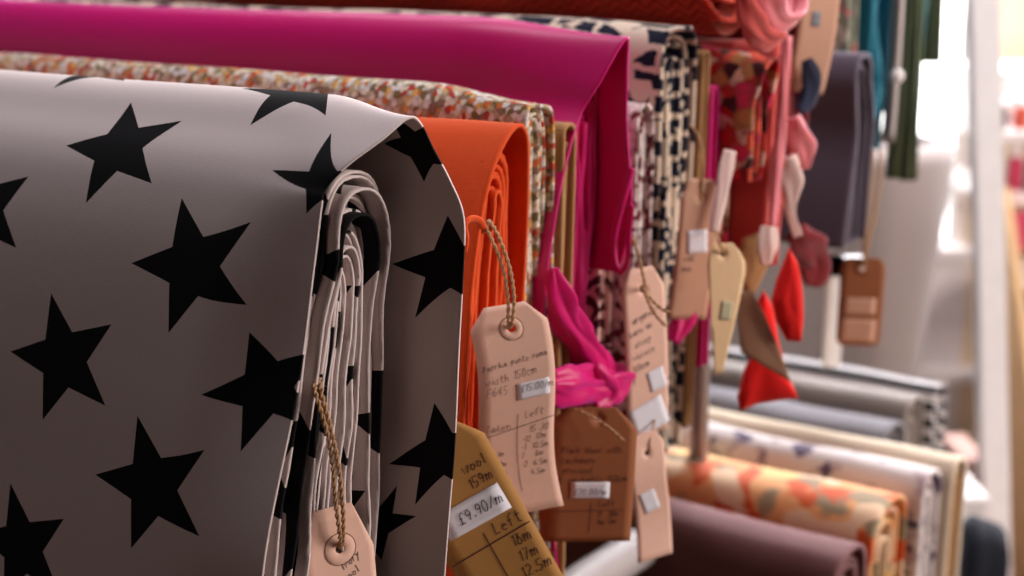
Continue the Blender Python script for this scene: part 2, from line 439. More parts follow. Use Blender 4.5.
# ------------------------------------------------------------------ handwriting (single-stroke letters on a 4 x 6 grid)
GL = {
'a':'33,21,10,01,13,24,33,30,41|','b':'06,00,20,31,23,04','c':'33,14,02,10,30','d':'33,13,01,10,30,36,30,40','e':'02,32,23,13,01,10,30','f':'36,26,15,10|03,23',
'g':'33,13,02,11,31,34,3-1,1-2','h':'06,00|02,13,23,30','i':'14,10|16,15','k':'06,00|23,02,30','l':'16,10,20','m':'04,00|02,14,23,20|22,34,43,40','n':'04,00|02,14,33,30',
'o':'13,01,10,20,32,23,13','p':'04,0-2|03,24,33,21,01','r':'04,00|02,14,24','s':'33,13,02,21,20,00','t':'16,11,20,30|04,34','u':'04,01,10,20,34|34,30','v':'04,10,34','w':'04,10,23,30,44','x':'04,30|34,00','y':'04,12,33|34,10,0-2',
'A':'00,26,40|12,32','F':'06,00|06,36|03,23','H':'06,00|46,40|03,43','I':'16,10','L':'06,00,30','N':'00,06,40,46','P':'06,00|06,25,34,33,02','T':'26,20|06,46','W':'06,10,24,30,46','C':'35,16,04,01,10,30','R':'00,06,25,34,03,30',
'0':'16,04,02,10,20,32,34,26,16','1':'05,16,10','2':'05,16,26,34,00,30','3':'06,26,34,13,32,20,00','4':'26,02,32|24,20','5':'36,06,03,23,32,20,00','6':'26,03,01,10,20,32,23,02','7':'06,36,10','8':'23,14,06,26,14,01,10,20,31,23','9':'33,13,04,16,26,34,20',
'/':'00,36','.':'10,11','£':'35,26,15,10|00,30|03,23','-':'03,23',':':'10,11|13,14','(':'26,13,20','c3':''}
def strokes(text, x, y, h, w=None, slant=.15, jitter=.06):
    """polylines of the words, letter height h (of capitals)"""
    out = []; u = h/6; cx = x; rr = random.Random(hash_(text))
    for ch in text:
        if ch == ' ': cx += u*3.4; continue
        g = GL.get(ch)
        if not g: cx += u*3; continue
        mx = 0
        for pl in g.split('|'):
            if not pl: continue
            pp = []
            for q in pl.split(','):
                gx = int(q[0]); gy = int(q[1:]); mx = max(mx, gx)
                px = gx+rr.uniform(-1,1)*jitter*3; py = gy+rr.uniform(-1,1)*jitter*3
                pp.append((cx+u*px*.8+slant*u*py, y+u*py))
            out.append(pp)
        cx += u*(mx*.8+1.3)
    return out
def hash_(s):
    h = 7
    for c in s: h = (h*31+ord(c)) % 1000003
    return h
def ribbon(lines, width, fz, off):
    V = []; F = []
    for pl in lines:
        # subdivide long strokes so that they follow the bend of the card
        Q = [pl[0]]
        for a, b in zip(pl, pl[1:]):
            n = max(1, int(math.hypot(b[0]-a[0], b[1]-a[1])/.004))
            for k in range(1, n+1): Q.append((a[0]+(b[0]-a[0])*k/n, a[1]+(b[1]-a[1])*k/n))
        o0 = len(V)
        for i, p in enumerate(Q):
            a = Q[max(0,i-1)]; b = Q[min(len(Q)-1,i+1)]; dx, dy = b[0]-a[0], b[1]-a[1]; l = math.hypot(dx, dy) or 1
            nx, ny = -dy/l*width/2, dx/l*width/2
            for s_ in (1, -1):
                x, y = p[0]+nx*s_, p[1]+ny*s_
                V.append(fz(x, y, off))
        for i in range(len(Q)-1): F.append((o0+2*i, o0+2*i+1, o0+2*i+3, o0+2*i+2))
    return V, F
def make_tag(label, hole, W, H, mat, yaw=0, roll=0, pitch=0, bend=(0,0,0), outline=None, hole_r=.0025, top=.014, chamfer=.014, writing=None, rules=None, stickers=None,
             ring=True, string=None, sr=.0011, ink='ink', cx=0, fuzz=0, group='swing tags tied to the fabric bolts', lw=.0005, name='swing_tag', rf=2.75):
    """a card tag hung by string: origin at its hole, x to the right, y up, z out of the card. H runs down from the top edge, which is `top` over the hole."""
    root = bpy.data.objects.new(name, None); C.objects.link(root); root.empty_display_size = .02
    tag(root, label, 'tag', group)
    mat4 = Matrix.Translation(hole) @ Matrix.Rotation(yaw, 4, 'Z') @ Matrix.Rotation(R(90)+pitch, 4, 'X') @ Matrix.Rotation(roll, 4, 'Z')
    root.matrix_world = mat4; inv = mat4.inverted()
    def fz(x, y, off=0):
        v = (top-y)/H
        z = bend[0]*math.sin(v*PI*bend[1]+bend[2]) - bend[0]*math.sin(top/H*PI*bend[1]+bend[2])
        sx = 0 if len(bend) < 5 else bend[3]*math.sin(v*PI*bend[4])
        z += (0 if len(bend) < 6 else bend[5]*(x/W)*v)
        return (x+sx, y, z+off)
    def half(v):                                   # left and right edges at share v down the card
        if outline: return interp2(outline, v)
        c = chamfer/H
        k = min(1, v/c); m = .52+.48*k
        return (-W/2*m+cx, W/2*m+cx)
    hr = hole_r
    ys = [top, hr*3, hr, 0, -hr, -hr*3]
    ys = [y for y in ys if y <= top]
    nrow = 18
    for k in range(1, nrow+1): ys.append(-hr*3-(H-top-hr*3)*k/nrow)
    ys.insert(1, (top+hr*3)/2)
    xs = [None]*9
    V = []; nx = 11
    for y in ys:
        l, r = half((top-y)/H)
        row = [l, l+( -hr*3-l)*.5, -hr*3, -hr, 0, hr, hr*3, hr*3+(r-hr*3)*.35, hr*3+(r-hr*3)*.7, r] if l < -hr*3 and r > hr*3 else [l+(r-l)*q/9 for q in range(10)]
        for x in row: V.append([x, y])
    nx = 10; F = []
    iy = ys.index(0); ctr = iy*nx+4
    for i in range(len(ys)-1):
        for j in range(nx-1):
            q = (i*nx+j, (i+1)*nx+j, (i+1)*nx+j+1, i*nx+j+1)
            if ctr in q: continue
            F.append(q)
    for dy in (-1,0,1):
        for dx in (-1,0,1):
            if dx or dy:
                an = math.atan2(-dy, dx); V[ctr+dy*nx+dx] = [hr*math.cos(an), hr*math.sin(an)]
    card = mesh_obj('card', [fz(x, y) for x, y in V], F, mat, root)
    # drop the loose centre vertex
    bm = bmesh.new(); bm.from_mesh(card.data); bmesh.ops.delete(bm, geom=[v for v in bm.verts if not v.link_faces], context='VERTS')
    bm.to_mesh(card.data); bm.free()
    m = card.modifiers.new('Solidify', 'SOLIDIFY'); m.thickness = .0006; m.offset = -1
    if ring:
        V = []; F = []; n = 28
        for k in range(n):
            an = 2*PI*k/n
            for rr, dz in ((hr*1.05, .0001), (hr*1.3, .0007), (hr*(rf-.2), .0007), (hr*rf, .0001)):
                V.append(fz(rr*math.cos(an), rr*math.sin(an), dz))
        for k in range(n):
            for q in range(3): F.append((k*4+q, ((k+1) % n)*4+q, ((k+1) % n)*4+q+1, k*4+q+1))
        rg = mesh_obj('reinforcement_ring', V, F, mat if ring is True else ring, root)
        V = []; F = []
        for k in range(n):
            an = 2*PI*k/n
            for rr in (hr*rf*1.02, hr*rf*1.02+.00045): V.append(fz(rr*math.cos(an), rr*math.sin(an), .0004))
        for k in range(n): F.append((k*2, ((k+1) % n)*2, ((k+1) % n)*2+1, k*2+1))
        mesh_obj('ring_edge', V, F, MT['eyelet'], rg)
    sheets = []
    for (x0, y0, x1, y1, an, *mm) in (stickers or []):
        V = []; F = []; n = 6
        mx, my = (x0+x1)/2, (y0+y1)/2
        for i in range(n+1):
            for j in range(n+1):
                dx = (x0-mx)+(x1-x0)*j/n; dy = (y0-my)+(y1-y0)*i/n
                V.append(fz(mx+dx*math.cos(an)-dy*math.sin(an), my+dx*math.sin(an)+dy*math.cos(an), .0007))
        for i in range(n):
            for j in range(n): F.append((i*(n+1)+j, i*(n+1)+j+1, (i+1)*(n+1)+j+1, (i+1)*(n+1)+j))
        st = mesh_obj('price_sticker', V, F, mm[0] if mm else MT['sticker'], root)
        m = st.modifiers.new('Solidify', 'SOLIDIFY'); m.thickness = .0003; sheets.append(st)
    lines = []; price = []
    for (txt, x, y, h, *ro) in (writing or []):
        ss = strokes(txt, 0, 0, h); an = ro[0] if ro else 0
        for pl in ss: (price if txt[0] == '£' and sheets else lines).append([(x+p[0]*math.cos(an)-p[1]*math.sin(an), y+p[0]*math.sin(an)+p[1]*math.cos(an)) for p in pl])
    if lines:
        cut = rules[0][0][1]+.003 if rules else -9
        for nm, ls in (('handwritten_heading', [l_ for l_ in lines if l_[0][1] > cut]), ('handwritten_entries', [l_ for l_ in lines if l_[0][1] <= cut])):
            if ls: V, F = ribbon(ls, lw, fz, .0004); mesh_obj(nm, V, F, MT[ink], root, smooth=False)
    if price:
        V, F = ribbon(price, lw*1.1, fz, .0013); mesh_obj('handwritten_price', V, F, MT['ink'], sheets[0], smooth=False)
    if rules:
        V, F = ribbon(rules, lw*1.2, fz, .0005); mesh_obj('ruled_table_lines', V, F, MT[ink], root, smooth=False)
    if string:
        for st in string:
            twine('string', st, sr, root, inv=inv, fuzz=fuzz)
    return root, mat4
def interp2(tab, v):
    if v <= tab[0][0]: return tab[0][1:]
    for a, b in zip(tab, tab[1:]):
        if v <= b[0]:
            f = (v-a[0])/(b[0]-a[0]); return (a[1]+(b[1]-a[1])*f, a[2]+(b[2]-a[2])*f)
    return tab[-1][1:]
G1 = 'folded fabrics hung side by side on the upper arms'
G2 = 'folded fabrics hung on the lower arms'
def bolt_root(name, label, base, group=G1, cat='fabric bolt'):
    return empty(name, rk(*base), RZ, label, cat, group)

# ------------------------------------------------------------------ 1 the star fabric in front
b0 = (-.3, -.17, -.62)
r = bolt_root('folded_fabric', 'grey fabric printed with big black stars, nearest on the rack', b0)
def K(t, z, e): return (t, z)+tuple(e)
sk = [K(-.285, -.62, (0, -.275, -.62)), K(-.250, -.50, (0, -.24, -.50)), K(-.226, -.40, A(265, 560)), K(-.202, -.30, A(298, 390)), K(-.180, -.22, A(314, 270)),
      K(-.162, -.175, A(322, 205)), K(-.146, -.150, A(326, 189)), K(-.124, -.131, A(347, 166, .012)), K(-.106, -.116, A(383, 139, .026)), K(-.088, -.109, A(409, 118, .032)),
      K(-.072, -.111, T(421, 124, -.090)), K(-.060, -.125, T(434, 150, -.084)), K(-.060, -.165, T(450, 180, -.078)), K(-.077, -.20, T(464, 218, -.075)), K(-.078, -.25, T(463, 275, -.076)),
      K(-.082, -.31, T(459, 350, -.08)), K(-.088, -.38, T(455, 440, -.085)), K(-.095, -.45, T(448, 530, -.09)), K(-.10, -.52, T(444, 590, -.095)), K(-.11, -.62, T(440, 680, -.10))]
star_outer = sheet('outer_wrap', sk, 1.1, None, r, b0, per=7, na=90, blend=.09, thick=.0016, wob=.0025, wf=5, seed=3)
# where each printed star sits on the cloth: read off the sheet by looking along the picture's rays
def nearest_uv(o, px, py, back=False):
    me = o.data; best = None; na = 90; mw = Matrix.Translation(rk(*b0)) @ Matrix.Rotation(RZ, 4, 'Z')
    ul = me.uv_layers[0].data; luv = {}
    for lp in me.loops: luv[lp.vertex_index] = ul[lp.index].uv
    for v in me.vertices:
        row = v.index//na
        if back != (row > 62): continue
        x, y = proj(mw @ v.co); d = (x-px)**2+(y-py)**2
        if best is None or d < best[0]: best = (d, v.index)
    return tuple(luv[best[1]])
S = []
for px, py, rr, ro, *dv in [(119, 145, .047, 40), (196, 266, .050, 42), (62, 352, .050, 40), (150, 492, .049, 41), (268, 396, .042, 41), (-12, 212, .047, 40), (22, 552, .047, 40), (336, 190, .044, 40),
                       (288, 99, .047, 40, .016), (80, 80, .047, 40, .028), (-90, 90, .046, 40), (-80, 400, .047, 40)]:
    u, v = nearest_uv(star_outer, px, py); S.append((u, v+(dv[0] if dv else 0), rr, R(ro)))
for px, py, rr, ro in [(420, 150, .040, 20), (449, 266, .044, 52), (441, 446, .040, 45), (380, 520, .03, 10), (400, 620, .04, 30)]:
    u, v = nearest_uv(star_outer, px, py, True); S.append((u, v, rr, R(ro)))
MT['star_outer'] = star_cloth('grey_cloth_with_black_stars', S)
MT['star_inner'] = star_cloth('grey_cloth_with_black_stars_inside')
star_outer.data.materials.append(MT['star_outer'])
tl = [(-.15, -.143), (-.22, -.160), (-.30, -.184), (-.41, -.212), (-.62, -.262)]
tr = [(-.15, -.090), (-.22, -.091), (-.30, -.096), (-.41, -.104), (-.62, -.118)]
folds('folded_layers', tl, tr, -.150, -.62, 15, -.002, MT['star_inner'], r, b0, f0=.04, f1=.93, ra=.05, drop=.075, L=.07, wob=.0034, jit=.009, seed=2, core=.42, ncurve=14, nside=30, thick=.0017)

# ------------------------------------------------------------------ generic upper bolt
def bolt(label, mat, tl, tr, ztop, zbot, a_end, L=1.05, n=6, inner=None, name='folded_fabric', group=G1, ra=.03, sag=0, hood=None, thick=.0025, wob=.003, seed=1, jit=.004, fw=.002, front_edge=None, back_zbot=None, f0=.16, fold_zbot=None, cat='fabric bolt', drop=None, per=4, inner_a=-.006, core=.45):
    base = (a_end-.2, (tl[-1][1]+tr[-1][1])/2, zbot)
    r = bolt_root(name, label, base, group, cat)
    pr = arch(tl, tr, ztop, zbot, 0, ra, 0, 8, 7, core)
    nn = len(pr); P = []
    for i, (t, z) in enumerate(pr):
        ea, et, ez = a_end, t, z
        s = i/(nn-1)
        if hood:
            for (s0, s1, da, dt, dz) in hood:
                if s0 <= s <= s1:
                    k = math.sin((s-s0)/(s1-s0)*PI) ** 1.0
                    ea += da*k; et += dt*k; ez += dz*k
        if back_zbot is not None and s > .5: z = max(z, back_zbot); ez = max(ez, back_zbot+(0))
        P.append((t, z, ea, et, ez))
    sheet('outer_wrap', P, L, mat, r, base, per=per, na=34, blend=.12, thick=thick, wob=wob, seed=seed)
    if n:
        folds('folded_layers', tl, tr, ztop-.006, fold_zbot if fold_zbot is not None else zbot, n, a_end+inner_a, inner or mat, r, base, f0=f0, ra=ra*.9, drop=drop if drop is not None else min(.05, (tr[0][1]-tl[0][1])*.6), thick=thick*.8, wob=fw, jit=jit, seed=seed, na=6, ncurve=8, nside=12, core=core, L=.12-a_end)
    return r, base

# 2 orange: the front edge sweeps down from the top corner
b1 = (-.3, .04, -.62)
r = bolt_root('folded_fabric', 'plain burnt orange wool fabric, next behind the starry fabric', b1)
ok = [K(-.03, -.62, A(455, 700)), K(-.02, -.50, A(457, 560)), K(-.008, -.38, A(464, 420)), K(.004, -.29, A(471, 310)), K(.015, -.22, A(481, 225)), K(.022, -.175, A(493, 172)), K(.034, -.150, A(507, 140)),
      K(.055, -.142, A(519, 126)), K(.075, -.148, A(526, 131)), K(.085, -.15, A(529, 150)), K(.086, -.22, A(528, 215)), K(.085, -.30, A(524, 290)), K(.083, -.42, A(518, 410)), K(.08, -.62, A(505, 640))]
sheet('outer_wrap', ok, 1.1, MT['orange'], r, b1, per=6, na=50, blend=.16, thick=.003, wob=.003, seed=5)
folds('folded_layers', [(-.15, .050), (-.19, .036), (-.24, .024), (-.35, .004), (-.62, -.015)], [(-.15, .083), (-.62, .076)], -.152, -.62, 8, -.010, MT['orange'], r, b1, f0=.2, ra=.03, drop=.05, thick=.003, wob=.0025, jit=.006, seed=8, na=6, ncurve=8, nside=16)
lp = [rk(*A(x, y, .012)) for x, y in [(486, 232), (479, 221), (470, 219), (465, 226), (467, 238), (466, 252)]]
o = tube('curled_edge', lp, [.002, .0035, .004, .004, .0035, .002], MT['orange'], r, seg=8, flatten=.5)
o.parent = r; o.matrix_parent_inverse = (Matrix.Translation(rk(*b1)) @ Matrix.Rotation(RZ, 4, 'Z')).inverted()

# 3 ditsy floral
bolt('cream and rust tiny-flower print fabric between the orange and the magenta', MT['ditsy'], [(-.13, .094), (-.3, .094), (-.62, .09)], [(-.13, .136), (-.62, .132)], -.119, -.62, -.004, ra=.045, n=4, seed=11, hood=[(.4, .62, .0, 0, -.012)], thick=.003)
# tan linen
bolt('thin tan linen fabric squeezed against the magenta fabric', MT['tan'], [(-.13, .148), (-.62, .135)], [(-.13, .166), (-.62, .150)], -.150, -.62, -.001, L=1.05, ra=.012, n=2, seed=13, thick=.003, wob=.001)

# 4 magenta satin with hood
b4 = (-.3, .2, -.62)
r = bolt_root('folded_fabric', 'glossy magenta satin fabric with a hooded open end', b4)
mk = [K(.158, -.50, A(560, 600)), K(.160, -.42, A(545, 420)), K(.165, -.30, A(545, 300)), K(.168, -.22, A(558, 205)), K(.170, -.17, A(570, 150)), K(.172, -.13, A(583, 110)),
      K(.176, -.095, A(600, 83, .012)), K(.186, -.075, A(618, 50, .022)), K(.205, -.069, A(628, 38, .026)), K(.222, -.075, A(629, 48, .020)), K(.229, -.09, T(628, 80, .212)), K(.230, -.13, T(627, 120, .215)),
      K(.230, -.17, T(630, 165, .218)), K(.230, -.20, T(632, 200, .218)), K(.230, -.23, T(628, 235, .216)), K(.229, -.26, T(622, 262, .214)), K(.228, -.28, T(614, 272, .212))]
sheet('outer_wrap', mk, 1.15, MT['magenta'], r, b4, per=6, na=60, blend=.16, thick=.0022, wob=.004, wf=5, seed=21)
folds('folded_layers', [(-.13, .180), (-.3, .173), (-.62, .163)], [(-.13, .222), (-.24, .215), (-.33, .196), (-.50, .187)], -.108, -.50, 6, -.012, MT['magenta'], r, b4, f0=.1, ra=.03, drop=.05, thick=.0022, wob=.005, jit=.008, seed=23, na=6, ncurve=8, nside=14)
inv4 = (Matrix.Translation(rk(*b4)) @ Matrix.Rotation(RZ, 4, 'Z')).inverted()
lp = [rk(*A(x, y, .012)) for x, y in [(553, 268), (556, 290), (566, 315), (580, 338), (596, 362), (606, 384)]]
o = tube('hanging_tail', lp, [.003, .009, .012, .013, .014, .010], MT['magenta'], r, seg=40, sub=10, flatten=.5, ripple=.2, nr=4, crumple=.6); o.matrix_parent_inverse = inv4
lp = [rk(*A(x, y, .02)) for x, y in [(548, 384), (562, 386), (580, 386), (598, 384), (612, 383), (622, 384), (626, 390)]]
kbun = tube('knotted_bundle', lp, [.008, .014, .016, .0165, .016, .013, .005], MT['magenta'], r, seg=48, sub=10, flatten=.8, ripple=.10, nr=5, crumple=.7); kbun.matrix_parent_inverse = inv4
lp = [rk(*A(x, y, .026)) for x, y in [(594, 366), (599, 376), (606, 388), (604, 400), (596, 405)]]
o = tube('knot_wrap', lp, [.005, .009, .010, .009, .004], MT['magenta'], kbun, seg=30, sub=10, flatten=.6, ripple=.15, nr=3, crumple=.6)
lp = [rk(*T(x, y, .205)) for x, y in [(632, 168), (626, 190), (619, 215), (614, 240), (615, 262), (620, 272), (627, 262), (629, 235), (632, 205)]]
o = tube('hem_loop', lp, .0028, MT['magenta'], r, seg=8, flatten=.6); o.matrix_parent_inverse = inv4

# 5 scroll print and its speckled partner
bolt('burgundy and blush scroll print fabric under the magenta hood', MT['damask'], [(-.16, .246), (-.62, .243)], [(-.16, .268), (-.62, .264)], -.168, -.50, -.022, L=1.05, ra=.02, n=2, seed=31, thick=.003)
bolt('white and maroon speckled fabric with a soft rounded top', MT['dottymaroon'], [(-.16, .274), (-.62, .268)], [(-.16, .304), (-.4, .300), (-.62, .29)], -.146, -.50, -.002, L=1.05, ra=.03, n=3, seed=33, thick=.003)
# 6 navy ikat
bolt('navy and cream blocky print fabric right of the magenta hood', MT['ikat'], [(-.13, .318), (-.62, .312)], [(-.13, .386), (-.62, .372)], -.076, -.50, -.002, L=1.05, ra=.04, n=5, seed=41, thick=.004, hood=[(.42, .58, .004, 0, -.005)])
bolt('narrow brown and cream striped edge beside the navy print', MT['tan'], [(-.13, .391), (-.5, .378)], [(-.13, .402), (-.5, .386)], -.105, -.48, .004, L=1.05, ra=.01, n=0, seed=43, thick=.003, wob=.001)
# narrow bright pink drop and the crumpled silk over it
bolt('short bright pink fabric hanging behind the navy print', MT['magenta'], [(-.13, .404), (-.45, .398)], [(-.13, .418), (-.45, .410)], -.14, -.42, .008, L=1.05, ra=.02, n=1, seed=45, thick=.004)
bolt('crumpled red, pink and gold patterned silk over the white tape', MT['redmix'], [(-.13, .424), (-.24, .424)], [(-.13, .450), (-.24, .446)], -.100, -.232, .042, L=1.05, ra=.035, n=3, seed=47, thick=.004, wob=.010, jit=.014, fw=.004, hood=[(.25, .8, .014, .004, -.012)])
bolt('dark red patterned fabric hanging below the crumpled silk', MT['redmix'], [(-.2, .430), (-.36, .428)], [(-.2, .444), (-.36, .440)], -.24, -.37, .010, L=1.05, ra=.01, n=0, seed=49, thick=.003)
bolt('long plain coral cotton fabric hanging under the red roll', MT['coral'], [(-.1, .462), (-.33, .452)], [(-.1, .496), (-.33, .484)], -.10, -.325, .048, L=1.05, ra=.02, n=3, seed=51, thick=.004, wob=.003, fw=.003, jit=.008)
bolt('maroon fabric with a dark fold beside the coral cotton', MT['maroon'], [(-.1, .508), (-.25, .500)], [(-.1, .585), (-.25, .570)], -.03, -.225, .036, L=1.05, ra=.03, n=3, seed=53, thick=.004, fw=.006, jit=.014, wob=.008)
bolt('slate grey wool fabric with a squared shoulder at its end', MT['slate'], [(-.14, .672), (-.22, .690), (-.34, .665)], [(-.14, .715), (-.2, .742), (-.34, .730)], -.126, -.340, .050, L=1.05, ra=.03, n=2, seed=55, thick=.005, wob=.009, f0=.25)
bolt('sage green fabric with pale flowers above the slate wool', MT['sage'], [(-.05, .744), (-.14, .752)], [(-.05, .774), (-.14, .776)], .05, -.30, .010, L=1.05, ra=.02, n=1, seed=57, thick=.004)
bolt('bright teal fabric hanging behind the slate wool', MT['teal'], [(0, .80), (-.26, .795)], [(0, .862), (-.26, .845)], .08, -.252, .02, L=1.05, ra=.03, n=2, seed=59, thick=.004, wob=.010, fw=.010, jit=.02)
bolt('dark teal fabric with loose folds next to the metal arm', MT['teal'], [(0, .875), (-.2, .870)], [(0, .935), (-.2, .925)], .08, -.215, .01, L=1.05, ra=.02, n=1, seed=61, thick=.004, wob=.008)
def cluster_strap(label, pts, w, th, mat, group):
    """a flat strip hanging through rack points"""
    base = rk(*pts[-1]); Q = resample([tuple(rk(*p)) for p in pts], 6); verts = []; uvs = []; s = 0
    for i, q in enumerate(Q):
        q = Vector(q); s = i*.02
        for k in range(9):
            x = (k/8-.5)*w; zz = .003*math.sin(k/8*PI*3+i*.15)
            verts.append(q+Vector((x*math.cos(R(-10)), x*math.sin(R(-10))+zz, 0))-base); uvs.append((x, q.z))
    n = len(Q)
    f = [(i*9+k, i*9+k+1, (i+1)*9+k+1, (i+1)*9+k) for i in range(n-1) for k in range(8)]
    o = mesh_obj('hanging_strip', verts, f, mat, None, uvs); o.location = base
    m = o.modifiers.new('Solidify', 'SOLIDIFY'); m.thickness = th
    return tag(o, label, 'fabric strip', group)
gs = 'dark green strips against the window'
cluster_strap('long dark green velvet strip, nearer the teal fabric', [A(913, -60), A(909, 20), A(905, 90), A(898, 178)], .026, .006, MT['green'], gs)
cluster_strap('olive green velvet strip ending just below the long dark one', [A(921, -60, -.03), A(917, 20, -.03), A(914, 90, -.03), A(908, 180, -.03)], .018, .005, MT['green'], gs)
cluster_strap('short dark green velvet strip, alone against the bright window', [A(938, -60), A(935, 10), A(933, 62)], .020, .006, MT['green'], gs)
tl_ = 'teal beaded strip showing white gaps between the green strips'
cluster_strap(tl_, [A(924, -60, -.05), A(923, 10, -.05), A(921, 58, -.05)], .012, .003, MT['teal'], gs)

# 7 red chevron roll lying across the tops
def roll(name, label, t, z, rt, rz, a0, a1, mat, group=None, spiral=True):
    base = ((a0+a1)/2, t, z-rz); r = empty(name, rk(*base), RZ, label, 'fabric roll', group)
    V = []; U = []; F = []; ns = 48; na = 40
    for i in range(na):
        a = a0+(a1-a0)*i/(na-1)
        for k in range(ns):
            an = 2*PI*k/ns; w = 1+.03*noise.noise(Vector((a*4, math.cos(an)*2, math.sin(an)*2)))
            V.append((a-base[0], rt*math.cos(an)*w, rz+rz*math.sin(an)*w)); U.append((a, k/ns*2*PI*rt))
    for i in range(na-1):
        for k in range(ns): F.append((i*ns+k, i*ns+(k+1) % ns, (i+1)*ns+(k+1) % ns, (i+1)*ns+k))
    F.append(tuple(range(ns)))
    o = mesh_obj('rolled_cloth', V, F, mat, r, U)
    # spiral end
    P = []; n = 150
    for i in range(n):
        f = i/n; an = f*2*PI*5; q = 1-f*.9
        P.append((rt*q*math.cos(an)+t, rz*q*math.sin(an)+z, a1+.004*math.sin(an*3), rt*q*math.cos(an)+t, rz*q*math.sin(an)+z))
    sheet('end_spiral', P, -a1+.04, mat, r, base, na=4, blend=0, thick=.003, wob=0, lin_keys=True)
    return r
roll('fabric_roll', 'brick red chevron wool roll lying across the tops of the row', .455, .012, .075, .105, -.75, -.002, MT['chevron'])
# blush satin gathered at the end of the roll
def gathered(label, pts, rads, mat, depth=None, cat='fabric', name='gathered_cloth', fl=.6, ripple=.14, nr=5, group=None, crumple=.7):
    W_ = [rk(*p) for p in pts]; base = W_[-1]
    o = tube(name, W_, rads, mat, None, seg=24, flatten=fl, ripple=ripple, nr=nr, base=base, crumple=crumple); o.location = base
    return tag(o, label, cat, group)
gathered('blush pink satin gathered at the end of the red roll', [A(758, -30, .075), A(764, -5, .075), A(772, 14, .075), A(785, 22, .075), A(795, 8, .075), A(800, -20, .075)], [.010, .013, .015, .014, .012, .010], MT['blush'], ripple=.22, nr=3)
gathered('coral satin loop showing above the coral cotton', [A(742, -10, .07), A(748, 14, .07), A(758, 30, .07), A(770, 40, .07), A(780, 36, .07)], [.006, .010, .012, .012, .006], MT['coral'], ripple=.2, nr=3)
gathered('pink satin tip poking out beside the maroon fabric', [A(794, 118, .06), A(798, 138, .06), A(803, 153, .06), A(806, 168, .06)], [.006, .011, .012, .005], MT['blush'], ripple=.2, nr=3)
gathered('long pink piped edge running down the coral cotton', [A(786, 36, .062), A(783, 100, .062), A(778, 160, .062), A(772, 230, .062)], [.004, .004, .005, .004], MT['blush'], fl=.8)
gathered('dark navy cloth fold in front of the maroon fabric', [A(806, 60, .05), A(810, 80, .05), A(807, 98, .05), A(801, 112, .05)], [.004, .009, .009, .004], MT['navyp'], fl=.4)
gathered('dark burgundy fabric bunch below the slate wool', [A(795, 232, .03), A(806, 248, .03), A(812, 265, .03), A(808, 285, .03)], [.010, .020, .021, .008], MT['maroon'], ripple=.2, nr=3)
gathered('twisted pale tape hanging by the slate wool', [A(786, 158, .065), A(789, 178, .065), A(790, 195, .065), A(792, 215, .065), A(797, 236, .065)], [.009, .011, .008, .005, .004], MT['palepink'], fl=.35, ripple=.2, nr=3)
gathered('short pale pink tape under the coral cotton', [A(768, 226, .065), A(766, 240, .065), A(765, 252, .065), A(765, 264, .065)], [.006, .008, .008, .005], MT['palepink'], fl=.4)
gathered('white tape hanging left of the coral cotton', [A(729, 150, .05), A(724, 175, .05), A(719, 205, .05), A(715, 232, .05)], [.0045, .0055, .0055, .004], MT['palepink'], fl=.3)
gathered('bright pink cloth tip right of the string tied tag', [A(681, 285, .02), A(684, 305, .02), A(680, 325, .02), A(675, 342, .02)], [.006, .010, .010, .006], MT['magenta'], ripple=.2, nr=3)
# red felt cut shapes
def plate(name, label, px, d, th, mat, cat, lean=0, parent=None, soft=.35, crumple=.004, group=None, pivot=None):
    """thick soft shape from its outline; lean = extra depth from left to right per metre"""
    n0 = len(px); pts = []
    x0 = sum(p[0] for p in px)/n0
    for i in range(n0):
        a, b = px[i], px[(i+1) % n0]
        for k in range(5): pts.append((a[0]+(b[0]-a[0])*k/5, a[1]+(b[1]-a[1])*k/5))
    P = [D(x, y, d+lean*(x-x0)/FPX) for x, y in pts]
    c = pivot and D(pivot[0], pivot[1], d) or sum(P, Vector())/len(P); n = len(P)
    fw = Vector((0, math.cos(PIT), -math.sin(PIT)))
    V = []; F = []
    rings = [(1, 0), (.97, .45), (.86, .8), (.6, 1), (.3, 1.05)]
    for sgn in (-1, 1):
        for (q, h) in rings:
            for p in P:
                v = c+(p-c)*q; w = crumple*noise.noise(v*28)*(1.3-q)*2
                V.append(v+fw*(sgn*h*th/2+w)-c)
        V.append(fw*(sgn*th*.52))
    m = len(rings)*n+1
    for s_ in range(2):
        o0 = s_*m
        for q in range(len(rings)-1):
            for i in range(n):
                f = (o0+q*n+i, o0+q*n+(i+1) % n, o0+(q+1)*n+(i+1) % n, o0+(q+1)*n+i)
                F.append(f if s_ else f[::-1])
        for i in range(n):
            f = (o0+(len(rings)-1)*n+i, o0+(len(rings)-1)*n+(i+1) % n, o0+m-1); F.append(f if s_ else f[::-1])
    bm = bmesh.new()
    o = mesh_obj(name, V, F, mat, parent, [(v[0], v[2]) for v in V])
    bm.from_mesh(o.data); bmesh.ops.remove_doubles(bm, verts=bm.verts, dist=1e-6); bm.to_mesh(o.data); bm.free()
    o.location = c
    if cat: tag(o, label, cat, group)
    return o
plate('felt_pennant', 'bright red felt pennant, upper of the two red pieces by the brown tag', [(789, 248), (797, 262), (802, 290), (803, 320), (801, 342), (787, 341), (776, 322), (771, 300), (777, 278)], 1.36, .022, MT['red'], 'felt shape', group='red felt pieces')
plate('felt_pennant', 'bright red crumpled felt piece hanging lowest under the taupe tag', [(764, 290), (772, 305), (778, 340), (786, 370), (798, 398), (775, 401), (757, 404), (740, 411), (737, 398), (744, 370), (756, 350), (752, 325), (755, 305)], 1.40, .022, MT['red'], 'felt shape', group='red felt pieces')

